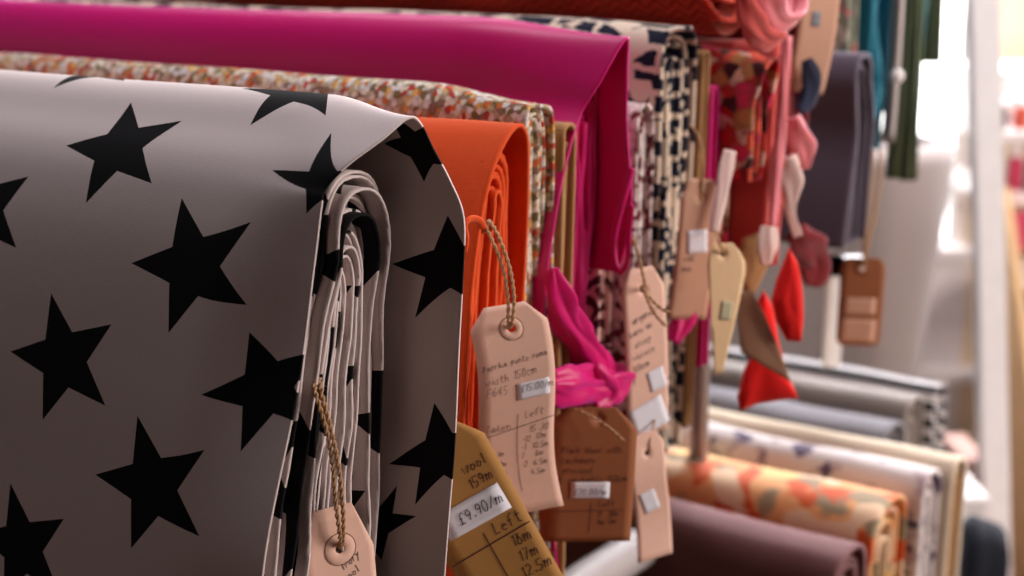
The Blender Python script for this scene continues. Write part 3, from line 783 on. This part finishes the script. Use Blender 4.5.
# ------------------------------------------------------------------ lower bolts
def lower(label, mat, ac, tR, w, ztop, n=4, seed=1, L=1.0, zbot=-1.0, inner=None, ra=.035, **kw):
    return bolt(label, mat, [(ztop-.03, tR-w), (zbot, tR-w-.01)], [(ztop-.03, tR), (zbot, tR)], ztop, zbot, ac, L=L, n=n, inner=inner, group=G2, ra=ra, seed=seed, thick=.005, wob=.006, **kw)
lower('dusty mauve brown wool fabric, nearest on the lower arms', MT['mauve'], .150, .515, .085, -.612, seed=71, n=5)
lower('apricot and orange floral fabric on the lower arms', MT['orangefloral'], .145, .660, .110, -.605, seed=73, ra=.045)
lower('white fabric with purple sprigs behind the apricot floral', MT['whitefloral'], .160, .730, .060, -.598, seed=75)
lower('plain cream fabric behind the purple sprigged one', MT['cream'], .172, .790, .050, -.600, seed=77, inner=MT['tan'])
lower('steel grey wool fabric with a softly rounded end', MT['grey'], .045, .945, .090, -.622, seed=79, L=1.05)
lower('taupe wool fabric lying behind the steel grey one', MT['taupe'], .040, 1.035, .070, -.612, seed=81, L=1.05)
lower('black and white striped fabric farthest on the lower arms', MT['stripe'], .050, 1.105, .055, -.612, seed=83, L=1.05)

# ------------------------------------------------------------------ the rack
rb = (-1.2, .45, -1.5)
rack = empty('display_rack', rk(*rb), RZ, 'steel display rack whose arms carry both tiers of folded fabric', 'rack')
def rbox(name, lo, hi, mat, par=rack, base=rb, bev=.002):
    return box(name, tuple(lo[i]-base[i] for i in range(3)), tuple(hi[i]-base[i] for i in range(3)), mat, par, bev)
for t in (-.35, .45, 1.25): rbox('upright', (-1.23, t-.02, -1.5), (-1.19, t+.02, .2), MT['steel'])
for z in (-.22, -.70, .1): rbox('crossbar', (-1.235, -.4, z-.015), (-1.195, 1.3, z+.015), MT['steel'])
def rarm(t, z, a1, r=.006):
    o = tube('arm', [Vector((-1.2-rb[0], t-rb[1], z-rb[2])), Vector(((a1-1.2)/2-rb[0], t-rb[1], z-rb[2])), Vector((a1-rb[0], t-rb[1], z-rb[2]))], r, MT['steel'], rack, seg=12, sub=2)
for t, z, a1 in [(-.125, -.235, -.03), (.06, -.20, -.03), (.115, -.16, -.03), (.2, -.16, -.04), (.35, -.14, -.03), (.54, -.13, -.02), (.735, -.19, -.02), (.86, .02, -.03)]: rarm(t, z, a1)
for t, z, a1 in [(.477, -.68, .10), (.61, -.68, .1), (.70, -.66, .11), (.766, -.66, .12), (.90, -.68, .0), (1.0, -.68, .0)]: rarm(t, z, a1)
# stray metal pieces between
p0, p1 = D(703, 250, 1.55), D(698, 470, 1.72)
post = tube('rack_post', [p0, (p0+p1)/2, p1], [.010, .011, .011], MT['steel'], None, seg=16, base=p1); post.location = p1
tag(post, 'dull grey steel post between the tags and the lower fabrics', 'post')
br = empty('wall_bracket', D(829, 370, 1.9), 0, 'white painted metal bracket hanging below the slate wool', 'bracket')
q = D(829, 370, 1.9)
def lbox(name, a, b, mat, par, q): return box(name, tuple(min(a[i], b[i])-q[i] for i in range(3)), tuple(max(a[i], b[i])-q[i] for i in range(3)), mat, par, .003)
u0 = D(822, 250, 1.9); u1 = D(839, 366, 1.9)
lbox('upright_bar', (u0.x, q.y-.008, u1.z), (u1.x, q.y+.008, u0.z), MT['whitemetal'], br, q)
v0 = D(822, 250, 1.9); v1 = D(860, 272, 1.9)
lbox('top_bar', (v0.x, q.y-.008, v1.z), (v1.x, q.y+.008, v0.z), MT['whitemetal'], br, q)
p = [rk(*A(899, -10, .03)), rk(*A(894, 70, .03)), rk(*A(888, 142, .03))]
hk = tube('display_hook', p, .0085, MT['steel'], None, seg=12, base=p[2]); hk.location = p[2]
tag(hk, 'slim grey steel hook bar with a pale knob beside the dark teal fabric', 'hook')
bm = bmesh.new(); bmesh.ops.create_uvsphere(bm, u_segments=16, v_segments=10, radius=.009)
for v in bm.verts: v.co.y *= .7
me = bpy.data.meshes.new('knob'); bm.to_mesh(me); bm.free(); me.materials.append(MT['white']); kb = bpy.data.objects.new('knob', me); C.objects.link(kb); kb.parent = hk
kb.location = rk(*A(897, 76, .04))-p[2]
for pl in me.polygons: pl.use_smooth = True
# white rail glimpsed under the brown tag
wr = [D(520, 640, 1.35), D(575, 590, 1.45), D(640, 548, 1.55)]
o = tube('white_rail', wr, .022, flat('off_white_rail_paint', (176, 166, 164), .5), None, seg=16, base=wr[0]); o.location = wr[0]
tag(o, 'white painted rail glimpsed below the dark brown tag', 'rail')

# ------------------------------------------------------------------ tags
def Dp(l, d): return [D(x, y, d) for x, y in l]
# T1 on the star fabric
h1 = rk(*A(340, 549, .014)); d1 = 0.97
make_tag('pale buff tag hanging by twine over the folded edges of the starry fabric', h1, .054, .11, MT['tagpink'], yaw=R(30), roll=R(3), hole_r=.0034, rf=3.3, top=.031, chamfer=.034,
         bend=(.003, 1, 0), cx=-.002, writing=[('Ivory', .001, -.016, .006, .5), ('wool', .001, -.026, .006, .5)],
         string=[[rk(*A(313, 374, -.004)), rk(*A(316, 395, .010)), rk(*A(325, 425, .016)), rk(*A(332, 460, .017)), rk(*A(336, 505, .019)), rk(*A(340, 536, .020)), rk(*A(340, 549, .012))],
                 [rk(*A(318, 370, -.004)), rk(*A(322, 395, .012)), rk(*A(331, 430, .018)), rk(*A(339, 470, .02)), rk(*A(343, 510, .022)), rk(*A(343, 538, .020)), rk(*A(340, 549, .010))]], sr=.0017, fuzz=150, lw=.0005)
# T2 paprika
d2 = 1.09; h2 = D(509, 329, d2)
sW = .061
def srt(*a): return list(a)
make_tag('large curved buff tag reading Paprika ponte, hung on the orange fabric', h2, sW, .176, MT['tagpink'], yaw=R(12), roll=R(6.5), hole_r=.0032, top=.019, chamfer=.016, bend=(.006, 1.6, .3, .003, 2.0), cx=-.001,
         writing=[('Paprika ponte roma', -.027, -.031, .0048, .12), ('width 150cm', -.026, -.043, .0064, .12), ('F645', -.025, -.052, .0070, .03), ('£15.00/m', .002, -.052, .0058, .05), ('Taken', -.026, -.083, .0062, .02), ('Left', .006, -.075, .0064, .08),
                  ('15', .010, -.088, .0055), ('.70', .017, -.088, .0055), ('-12', .004, -.096, .005), ('12m', .015, -.095, .005), ('-1', .003, -.103, .005), ('10.5m', .012, -.103, .005), ('8m', .014, -.110, .005), ('1', .003, -.110, .005),
                  ('6.5m', .012, -.118, .005), ('-2', .002, -.118, .005), ('4.5m', .009, -.126, .005), ('1m', -.016, -.105, .0045), ('1.2m', -.019, -.114, .0045), ('2m', -.016, -.122, .0045), ('1m', -.015, -.130, .0045)],
         rules=[[(-.028, -.087), (.029, -.077)], [(.000, -.070), (-.001, -.138)]],
         stickers=[(-.001, -.058, .025, -.044, .06)],
         string=[[rk(*A(483, 232, -.01)), D(485, 226, d2-.01), D(492, 240, d2-.02), D(503, 268, d2-.02), D(508, 300, d2-.02), D(508, 322, d2-.016), h2+Vector((0,.004,0))],
                 [rk(*A(486, 226, -.01)), D(490, 222, d2-.01), D(500, 240, d2-.02), D(510, 270, d2-.02), D(514, 300, d2-.02), D(512, 322, d2-.016), h2+Vector((0,.004,0))]], sr=.0016, fuzz=60, lw=.00042, ink='pencil')
# T3 mustard
d3 = 1.052; h3 = D(436, 446, d3)
make_tag('mustard kraft tag tilted out from behind the starry fabric', h3, .072, .170, MT['tagmust'], yaw=R(6), roll=R(27), hole_r=.0028, top=.014, chamfer=.022, bend=(.002, 1, 0), ink='inkbrown',
         writing=[('wool', .008, -.030, .0085, .05), ('159m', .008, -.043, .0082, .05), ('£9.90/m', -.012, -.064, .0090, .04), ('Left', .007, -.084, .0100, .02), ('18m', .015, -.100, .0092, .0), ('17m', .014, -.114, .0092), ('12.5m', .010, -.127, .0092)],
         rules=[[(-.034, -.091), (.034, -.087)], [(-.001, -.078), (-.001, -.150)]], stickers=[(-.026, -.071, .027, -.048, .03)],
         string=[[D(436, 380, d3+.004), D(437, 420, d3), h3]], sr=.0012, lw=.0008)
# T4 brown
d4 = 1.20; h4 = D(598, 419, d4)
make_tag('dark brown kraft tag with faint writing, hanging square below the magenta knot', h4, .080, .122, MT['tagbrown'], yaw=R(6), roll=R(-2), hole_r=.003, top=.010, chamfer=.018, bend=(.002, 1.2, 0), cx=-.006, ink='inkbrown', ring=False,
         writing=[('Plain Wool with', -.030, -.030, .006), ('cashmere', -.030, -.039, .006), ('pressed', -.028, -.048, .006), ('lt washable 150cm', -.034, -.057, .006, .02), ('F0', -.036, -.068, .006), ('£20.00/m', -.018, -.068, .006), ('Left', .004, -.079, .006),
                  ('11', .004, -.088, .005), ('10m', .014, -.088, .005), ('9m', .004, -.096, .005), ('5m', .014, -.095, .005)],
         rules=[[(-.034, -.083), (.026, -.082)], [(-.002, -.075), (-.003, -.104)]], stickers=[(-.021, -.071, .013, -.056, .0)],
         string=[[D(560, 404, d4-.005), D(580, 411, d4-.012), D(598, 420, d4-.012), D(612, 430, d4-.014), D(624, 441, d4-.012)]], sr=.0013)
# T5 by scroll fabric
d5 = 1.245; h5 = D(643, 290, d5)
make_tag('narrow buff tag tied with bowed twine in front of the scroll print fabric', h5, .043, .155, MT['tagpink'], yaw=R(26), roll=R(4), hole_r=.0028, top=.020, chamfer=.018, bend=(.004, 1, 0), ring=False,
         writing=[('Burgundy', -.015, -.030, .006, .3), ('baroque', -.016, -.041, .006, .3), ('jersey', -.014, -.052, .006, .3), ('viscose', -.014, -.063, .006, .3), ('150cm', -.014, -.074, .006, .3), ('F', -.014, -.085, .006, .2)],
         stickers=[(.001, -.094, .018, -.074, .25), (-.017, -.134, .019, -.104, .32)],
         string=[[rk(*A(633, 245, -.01)), D(634, 240, d5-.01), D(640, 262, d5-.015), D(645, 285, d5-.015), h5+Vector((0,.003,0))],
                 [D(641, 286, d5-.015), D(652, 300, d5-.018), D(662, 309, d5-.02), D(672, 313, d5-.02)],
                 [D(643, 288, d5-.02), D(650, 305, d5-.02), D(658, 318, d5-.02), D(666, 326, d5-.02)]], sr=.0016)
# T5b wavy strip below
h5b = D(650, 452, 1.27)
make_tag('pale wavy paper tag trailing below the narrow buff tag', h5b, .036, .125, MT['tagpink'], yaw=R(24), roll=R(6), hole_r=.0025, top=.018, chamfer=.012, bend=(.006, 2, 0, -.004, 2), ring=False, stickers=[(-.010, -.062, .006, -.038, .2)],
         string=[[D(655, 420, 1.28), D(650, 440, 1.27), h5b]])
# T6
d6 = 1.325; h6 = D(701, 198, d6)
make_tag('long tan tag half hidden behind the cream pointed tag', h6, .040, .135, MT['tagtan'], yaw=R(16), roll=R(-5), hole_r=.0028, top=.018, chamfer=.018, bend=(.004, 1, 0), ring=False,
         writing=[('silk', -.012, -.06, .006), ('mix', -.012, -.07, .006)], stickers=[(-.010, -.052, .010, -.030, .1)],
         string=[[D(690, 125, 1.33), D(699, 138, 1.325), D(703, 165, 1.32), h6]], sr=.0014)
# T7 cream pointed tag
d7 = 1.30; h7 = D(723, 254, d7)
make_tag('cream pointed card tag tapering downwards with a faded green mark', h7, .035, .125, MT['tagcream'], yaw=R(14), roll=R(-1), hole_r=.0026, top=.010,
         outline=[(0, -.009, .009), (.06, -.013, .016), (.14, -.015, .022), (.22, -.014, .023), (1, -.002, .006)], bend=(.002, 1, 0), ring=False, stickers=[(.000, -.062, .011, -.044, -.1, MT['fadedmark'])],
         string=[[D(716, 232, d7), D(720, 244, d7-.01), h7]], sr=.0014)
# taupe pointed tag and the brown cloth over it
plate('paper_pennant', 'taupe card pennant pointing down in front of the lower red felt', [(739, 292), (752, 290), (766, 318), (780, 350), (791, 382), (764, 366), (741, 352), (737, 320)], 1.365, .003, MT['tagtaupe'], 'pennant', crumple=.002)
plate('cloth_scrap', 'brown cloth scrap between the cream pointed tag and the upper red felt', [(742, 238), (760, 232), (774, 240), (774, 255), (764, 275), (756, 292), (748, 296), (740, 285), (738, 260)], 1.42, .01, MT['tan'], 'cloth', crumple=.006)
# T8 right
d8 = 1.67; h8 = D(863, 268, d8)
make_tag('brown kraft tag with rounded corners dangling alone against the grey roll', h8, .053, .107, MT['tagbrown'], yaw=R(-4), roll=R(-1), hole_r=.0032, top=.012, chamfer=.010, bend=(.002, 1, 0), cx=-.001,
         outline=[(0, -.020, .019), (.05, -.024, .024), (.1, -.026, .026), (.93, -.025, .026), (.98, -.023, .024), (1, -.019, .021)],
         stickers=[(-.020, -.056, .018, -.036, .0, MT['tagtan']), (-.022, -.090, .020, -.062, .0, MT['tagtan'])],
         string=[[D(873, 150, d8+.02), D(872, 180, d8+.02), D(869, 215, d8), D(865, 245, d8-.01), h8], [D(880, 150, d8+.02), D(880, 180, d8+.02), D(875, 215, d8), D(868, 245, d8-.01), h8]], sr=.0022)
# T9 tan at top, by roll end
d10 = 1.45; h10 = D(822, -28, d10)
make_tag('curled tan tag at the top edge beside the sage floral fabric', h10, .046, .135, MT['tagtan'], yaw=R(20), roll=R(-6), hole_r=.0028, top=.012, chamfer=.012, bend=(.008, 1, 0), ring=False,
         stickers=[(-.008, -.055, .002, -.04, 0, MT['sepia'])], string=[[D(820, -60, d10), h10]])
# second string on navy

# ------------------------------------------------------------------ room
def quad_box(name, lo, hi, mat, bev=0): return tag(box(name, lo, hi, mat, None, bev), kind='structure')
FY = 3.8
quad_box('floor', (-2, -1, -.05), (3.2, FY+.2, 0), MT['floor'])
wx0, wx1 = .64, 1.25; wz0 = CAMZ-.83; wz1 = 2.6
quad_box('wall_back', (-2, FY, 0), (wx0, FY+.15, 3), MT['wallgrey'])
wb = quad_box('wall_below_window', (wx0, FY, 0), (wx1, FY+.15, wz0), flat('off_white_wall_paint', (226, 218, 216), .9))
quad_box('wall_above_window', (wx0, FY, wz1), (wx1, FY+.15, 3), MT['wallgrey'])
quad_box('wall_right', (wx1, FY, 0), (3.2, FY+.15, 3), MT['wallcream'])
wn = empty('window_1', (0.945, FY+.05, wz0), 0); tag(wn, kind='structure')
def wbx(n, lo, hi, m): return box(n, tuple(lo[i]-(0.945, FY+.05, wz0)[i] for i in range(3)), tuple(hi[i]-(0.945, FY+.05, wz0)[i] for i in range(3)), m, wn, .003)
wbx('window_sill', (wx0, FY-.03, wz0-.02), (wx1, FY+.12, wz0+.012), MT['white'])
wbx('window_frame', (wx0, FY+.04, wz0), (wx0+.04, FY+.09, wz1), MT['white'])
wbx('window_frame', (wx1-.04, FY+.04, wz0), (wx1, FY+.09, wz1), MT['white'])
wbx('window_frame', (wx0, FY+.04, wz1-.04), (wx1, FY+.09, wz1), MT['white'])
quad_box('baseboard_back', (-2, FY-.02, 0), (3.2, FY, .09), MT['white'], .004)
quad_box('trim_1', (-2, FY-.035, .30), (3.2, FY, .345), MT['white'], .006)
gl = NT('window_glass', 0, 0, None, .5); gl.b.inputs['Transmission Weight'].default_value = 1; gl.b.inputs['IOR'].default_value = 1.02
wbx('window_glass', (wx0+.04, FY+.06, wz0), (wx1-.04, FY+.066, wz1-.04), gl.m)
# bright overcast sky outside
sk_ = bpy.data.materials.new('overcast_sky'); sk_.use_nodes = True; nt = sk_.node_tree; nt.nodes.clear()
em = nt.nodes.new('ShaderNodeEmission'); em.inputs[0].default_value = (1, .98, .96, 1); em.inputs[1].default_value = 6.0
ou = nt.nodes.new('ShaderNodeOutputMaterial'); nt.links.new(em.outputs[0], ou.inputs[0])
sky = mesh_obj('sky', [(-3, 8, -2), (8, 8, -2), (8, 8, 7), (-3, 8, 7)], [(0,1,2,3)], sk_, smooth=False); tag(sky, kind='structure')

# tall grey roll standing in front of the window
c0 = D(1, 1, 1)
gx = D(800, 300, 3.0)
gr = empty('fabric_roll', (.545, 3.0, 0), 0, 'tall thick roll of stone grey felt standing before the window', 'fabric roll')
V = []; F = []; U = []; prof = [(0, 0), (.345, 0), (.35, .02), (.385, .5), (.435, .9), (.45, 1.055), (.435, 1.085), (.40, 1.09), (.395, 1.07), (.38, 1.06), (0, 1.06)]
ns = 72
for (rr_, z) in prof:
    for k in range(ns):
        an = 2*PI*k/ns; w = 1+.006*math.sin(an*2+z)
        V.append((rr_*math.cos(an)*w*.86, rr_*.6*math.sin(an)*w, z)); U.append((k/ns*2.6, z))
for i in range(len(prof)-1):
    for k in range(ns): F.append((i*ns+k, i*ns+(k+1) % ns, (i+1)*ns+(k+1) % ns, (i+1)*ns+k))
mesh_obj('rolled_felt', V, F, MT['rollgrey'], gr, U)
P = []
pts = []
for i in range(90):
    f = i/90; an = f*2*PI*4; q = .37*(1-f*.8); pts.append((q*math.cos(an)*.86, q*.6*math.sin(an), 1.062))
tube('end_layers', [Vector(p_) for p_ in pts], .006, MT['rollgrey'], gr, seg=6, sub=1)

# white leaning post at the right
a_, b_ = D(981, -60, 2.5), D(1001, 800, 2.9)
def beam(name, p, q, w, dpt, mat, label=None, cat=None, group=None):
    d = (q-p); x = Vector((1,0,0)); x = (x-d.normalized()*x.dot(d.normalized())).normalized(); y = d.normalized().cross(x)
    V = []
    for e in (p, q):
        for sx, sy in ((-1,-1),(1,-1),(1,1),(-1,1)): V.append(e+x*sx*w/2+y*sy*dpt/2-p)
    o = mesh_obj(name, V, [(0,1,2,3)[::-1], (4,5,6,7), (0,1,5,4), (1,2,6,5), (2,3,7,6), (3,0,4,7)], mat, smooth=False); o.location = p
    bm = bmesh.new(); bm.from_mesh(o.data); bmesh.ops.recalc_face_normals(bm, faces=bm.faces[:]); bmesh.ops.bevel(bm, geom=bm.edges[:], offset=.003, segments=2, affect='EDGES'); bm.to_mesh(o.data); bm.free()
    if label: tag(o, label, cat, group)
    return o
pb = D(1000, 560, 2.9); 
s_ = (0-b_.z)/(a_.z-b_.z) if a_.z != b_.z else 0
foot = b_+(a_-b_)*s_
beam('display_stand', foot, a_, .052, .04, MT['white'], 'white painted upright frame standing right of the window', 'stand')

# bookcase-like display at far right
sx0 = D(990, 100, 3.3).x
bk = empty('display_shelf', (sx0+.35, 3.5, 0), 0, 'white shelf unit with small stock against the cream wall', 'shelf')
bo = (sx0+.35, 3.5, 0)
def bbx(n, lo, hi, m, bev=.003): return box(n, tuple(lo[i]-bo[i] for i in range(3)), tuple(hi[i]-bo[i] for i in range(3)), m, bk, bev)
zs = [D(1000, y, 3.4).z for y in (92, 134, 228, 300, 380)]
zs[1] -= 0
for k, z in enumerate([D(1000, 127, 3.4).z, D(1000, 190, 3.4).z, .62, .35, .1]):
    bbx('shelf_board', (sx0+(.02 if k < 2 else .16), 3.32, z-.03), (sx0+.5, 3.72, z), MT['white'])
    bbx('wall_cleat', (sx0+.2, 3.72, z-.03), (sx0+.45, FY, z), MT['white'])
bbx('side_panel', (sx0+.5, 3.5, 0), (sx0+.52, 3.72, 1.3), MT['white'])
pal = [(196, 60, 90), (70, 110, 90), (230, 220, 210), (200, 80, 60), (60, 80, 120), (120, 150, 110), (220, 180, 150), (90, 70, 66)]
pm = [flat('stock_colour', c, .6) for c in pal]
rnd = random.Random(4)
def bottle(x, y, z, h, m, label):
    rt = empty('small_jar', (x, y, z), 0, label, 'jar', 'little jars on the white shelf')
    pr = [(0, 0), (.018, 0), (.02, .004), (.02, h*.6), (.012, h*.75), (.011, h*.8)]
    V = []; F = []; n = 16
    for (q, zz) in pr:
        for k in range(n): V.append((q*math.cos(2*PI*k/n), q*math.sin(2*PI*k/n), zz))
    for i in range(len(pr)-1):
        for k in range(n): F.append((i*n+k, i*n+(k+1) % n, (i+1)*n+(k+1) % n, (i+1)*n+k))
    mesh_obj('jar_body', V, F, m, rt)
    V = []; F = []
    for (q, zz) in [(.013, h*.78), (.014, h), (.012, h*1.02), (0, h*1.02)]:
        for k in range(n): V.append((q*math.cos(2*PI*k/n), q*math.sin(2*PI*k/n), zz))
    for i in range(3):
        for k in range(n): F.append((i*n+k, i*n+(k+1) % n, (i+1)*n+(k+1) % n, (i+1)*n+k))
    mesh_obj('lid', V, F, MT['white'], rt)
cn = ['crimson', 'dark green', 'off-white', 'brick red', 'navy blue', 'sage green', 'peach', 'dark brown']
z1 = D(1000, 127, 3.4).z; z2 = D(1000, 190, 3.4).z
for k in range(6):
    bottle(sx0+.045+k*.045, 3.36, z2, .105, pm[[5, 0, 1, 3, 4, 6][k]], cn[[5, 0, 1, 3, 4, 6][k]]+' jar with a white lid on the second shelf down')
for k in range(5):
    bottle(sx0+.045+k*.05, 3.36, z1, .07, pm[[7, 3, 1, 0, 2][k]], cn[[7, 3, 1, 0, 2][k]]+' jar with a white lid on the topmost shelf')
# boxes above
bx = box('storage_box', (sx0+.02, 3.42, z1), (sx0+.4, 3.70, z1+.13), MT['white'], None, .004); tag(bx, 'white storage box standing behind the jars on the top shelf', 'box')
# magazine stand: a sloping wooden side, ledges, magazines leaning on each ledge
mx = D(1003, 300, 3.25); ms = empty('magazine_stand', (mx.x+.15, mx.y+.1, 0), 0, 'honey wood magazine stand with a slanting side at the far right', 'stand')
def mloc(v): return v-Vector((mx.x+.15, mx.y+.1, 0))
pa, pb = D(990, 205, 3.25), D(1024, 470, 3.05)
sd = beam('slanting_side', pb+(pb-pa)*.8, pa, .022, .22, MT['wood']); sd.parent = ms; sd.location = mloc(sd.location)
bd = box('backboard', (0, 0, .0), (.22, .02, D(1000, 240, 3.4).z), flat('dark_stained_wood', (64, 44, 38), .6), ms, .003); bd.location = mloc(Vector((mx.x+.03, mx.y+.16, 0)))
cols = [0, 2, 4, 3, 7]
for k, (py, px) in enumerate([(250, 1006), (292, 1010), (336, 1014), (384, 1019), (430, 1024)]):
    q = D(px, py, 3.25); q.y = mx.y+.03
    lg = box('ledge', (-.0, -.02, -.012), (.2, .13, 0), MT['brownwood'], ms, .002); lg.location = mloc(q)
    o = box('magazine', (0, -.004, 0), (.16, .004, .085), pm[cols[k]], None, .001); o.location = q+Vector((.012, .01, .001)); o.rotation_euler = (R(-10), 0, 0)
    tag(o, cn[cols[k]]+' covered magazine propped in the honey wood stand', 'magazine', 'magazines in the wooden stand')
p = D(1016, 545, 3.0)
bx = box('storage_crate', (0, 0, 0), (.28, .3, .30), MT['brownwood'], None, .01); bx.location = (D(1003, 520, 2.9).x, 2.95, 0); tag(bx, 'red brown wooden crate on the floor at the far right', 'crate')
# dark bag by the post, white stool and tall box behind it, all standing on the floor
bag = plate('canvas_bag', 'dark blue canvas bag slumped at the foot of the white stand', [(962, 522), (972, 514), (990, 520), (1000, 524), (1003, 560), (1004, 640), (1006, 780), (1000, 925), (962, 925), (956, 780), (956, 640), (957, 560)], 2.35, .12, MT['dark'], 'bag', crumple=.02, pivot=(981, 700))
def floor_box(name, label, cat, x0, x1, ytop, d, dep, m, hollow=False):
    a, b = D(x0, ytop, d), D(x1, ytop, d)
    rt = empty(name, ((a.x+b.x)/2, a.y+dep/2, 0), 0, label, cat); w2 = (b.x-a.x)/2
    box('body', (-w2, -dep/2, 0), (w2, dep/2, a.z-.02), m, rt, .004)
    box('rim', (-w2-.004, -dep/2-.004, a.z-.022), (w2+.004, dep/2+.004, a.z), m, rt, .004)
floor_box('stool', 'small white stool whose top shows above the dark blue bag', 'stool', 952, 988, 497, 2.5, .2, MT['white'])
floor_box('storage_bin', 'dull mauve storage bin standing behind the white stool', 'bin', 964, 988, 460, 2.75, .15, flat('mauve_cardboard', (176, 140, 128), .8))
# ------------------------------------------------------------------ light
w = bpy.data.worlds.new('World'); bpy.context.scene.world = w; w.use_nodes = True
bg = w.node_tree.nodes['Background']; bg.inputs[0].default_value = (1, .66, .54, 1); bg.inputs[1].default_value = .035
def area(name, loc, target, sx, sy, power, col):
    l = bpy.data.lights.new(name, 'AREA'); l.shape = 'RECTANGLE'; l.size = sx; l.size_y = sy; l.energy = power; l.color = col
    o = bpy.data.objects.new(name, l); C.objects.link(o); o.location = loc
    o.rotation_euler = (Vector(target)-Vector(loc)).to_track_quat('-Z', 'Y').to_euler(); return o
area('window_daylight', (1.2, 3.6, 2.3), (0, 1.2, 1.2), 1.8, 1.2, 165, (.93, .93, 1))
area('shopfront_daylight', (3.0, .55, 2.0), (.3, 1.2, 1.2), 1.6, 1.6, 82, (1, .90, .86))
area('ceiling_panel', (-.1, 1.4, 2.9), (-.1, 1.4, 0), 1.6, .5, 19, (.95, .92, 1))

# ------------------------------------------------------------------ camera
cam = bpy.data.cameras.new('camera'); co = bpy.data.objects.new('camera', cam); C.objects.link(co)
co.location = (0, 0, CAMZ); co.rotation_euler = (R(90)-PIT, 0, 0)
cam.sensor_width = 36; cam.lens = 36*FPX/1024; cam.clip_start = .05
cam.dof.use_dof = True; cam.dof.focus_distance = 1.0; cam.dof.aperture_fstop = cam.lens/1000/.0135
bpy.context.scene.camera = co
vs = bpy.context.scene.view_settings; vs.view_transform = 'Standard'; vs.look = 'None'; vs.gamma = 1; vs.use_curve_mapping = False; vs.exposure = .45
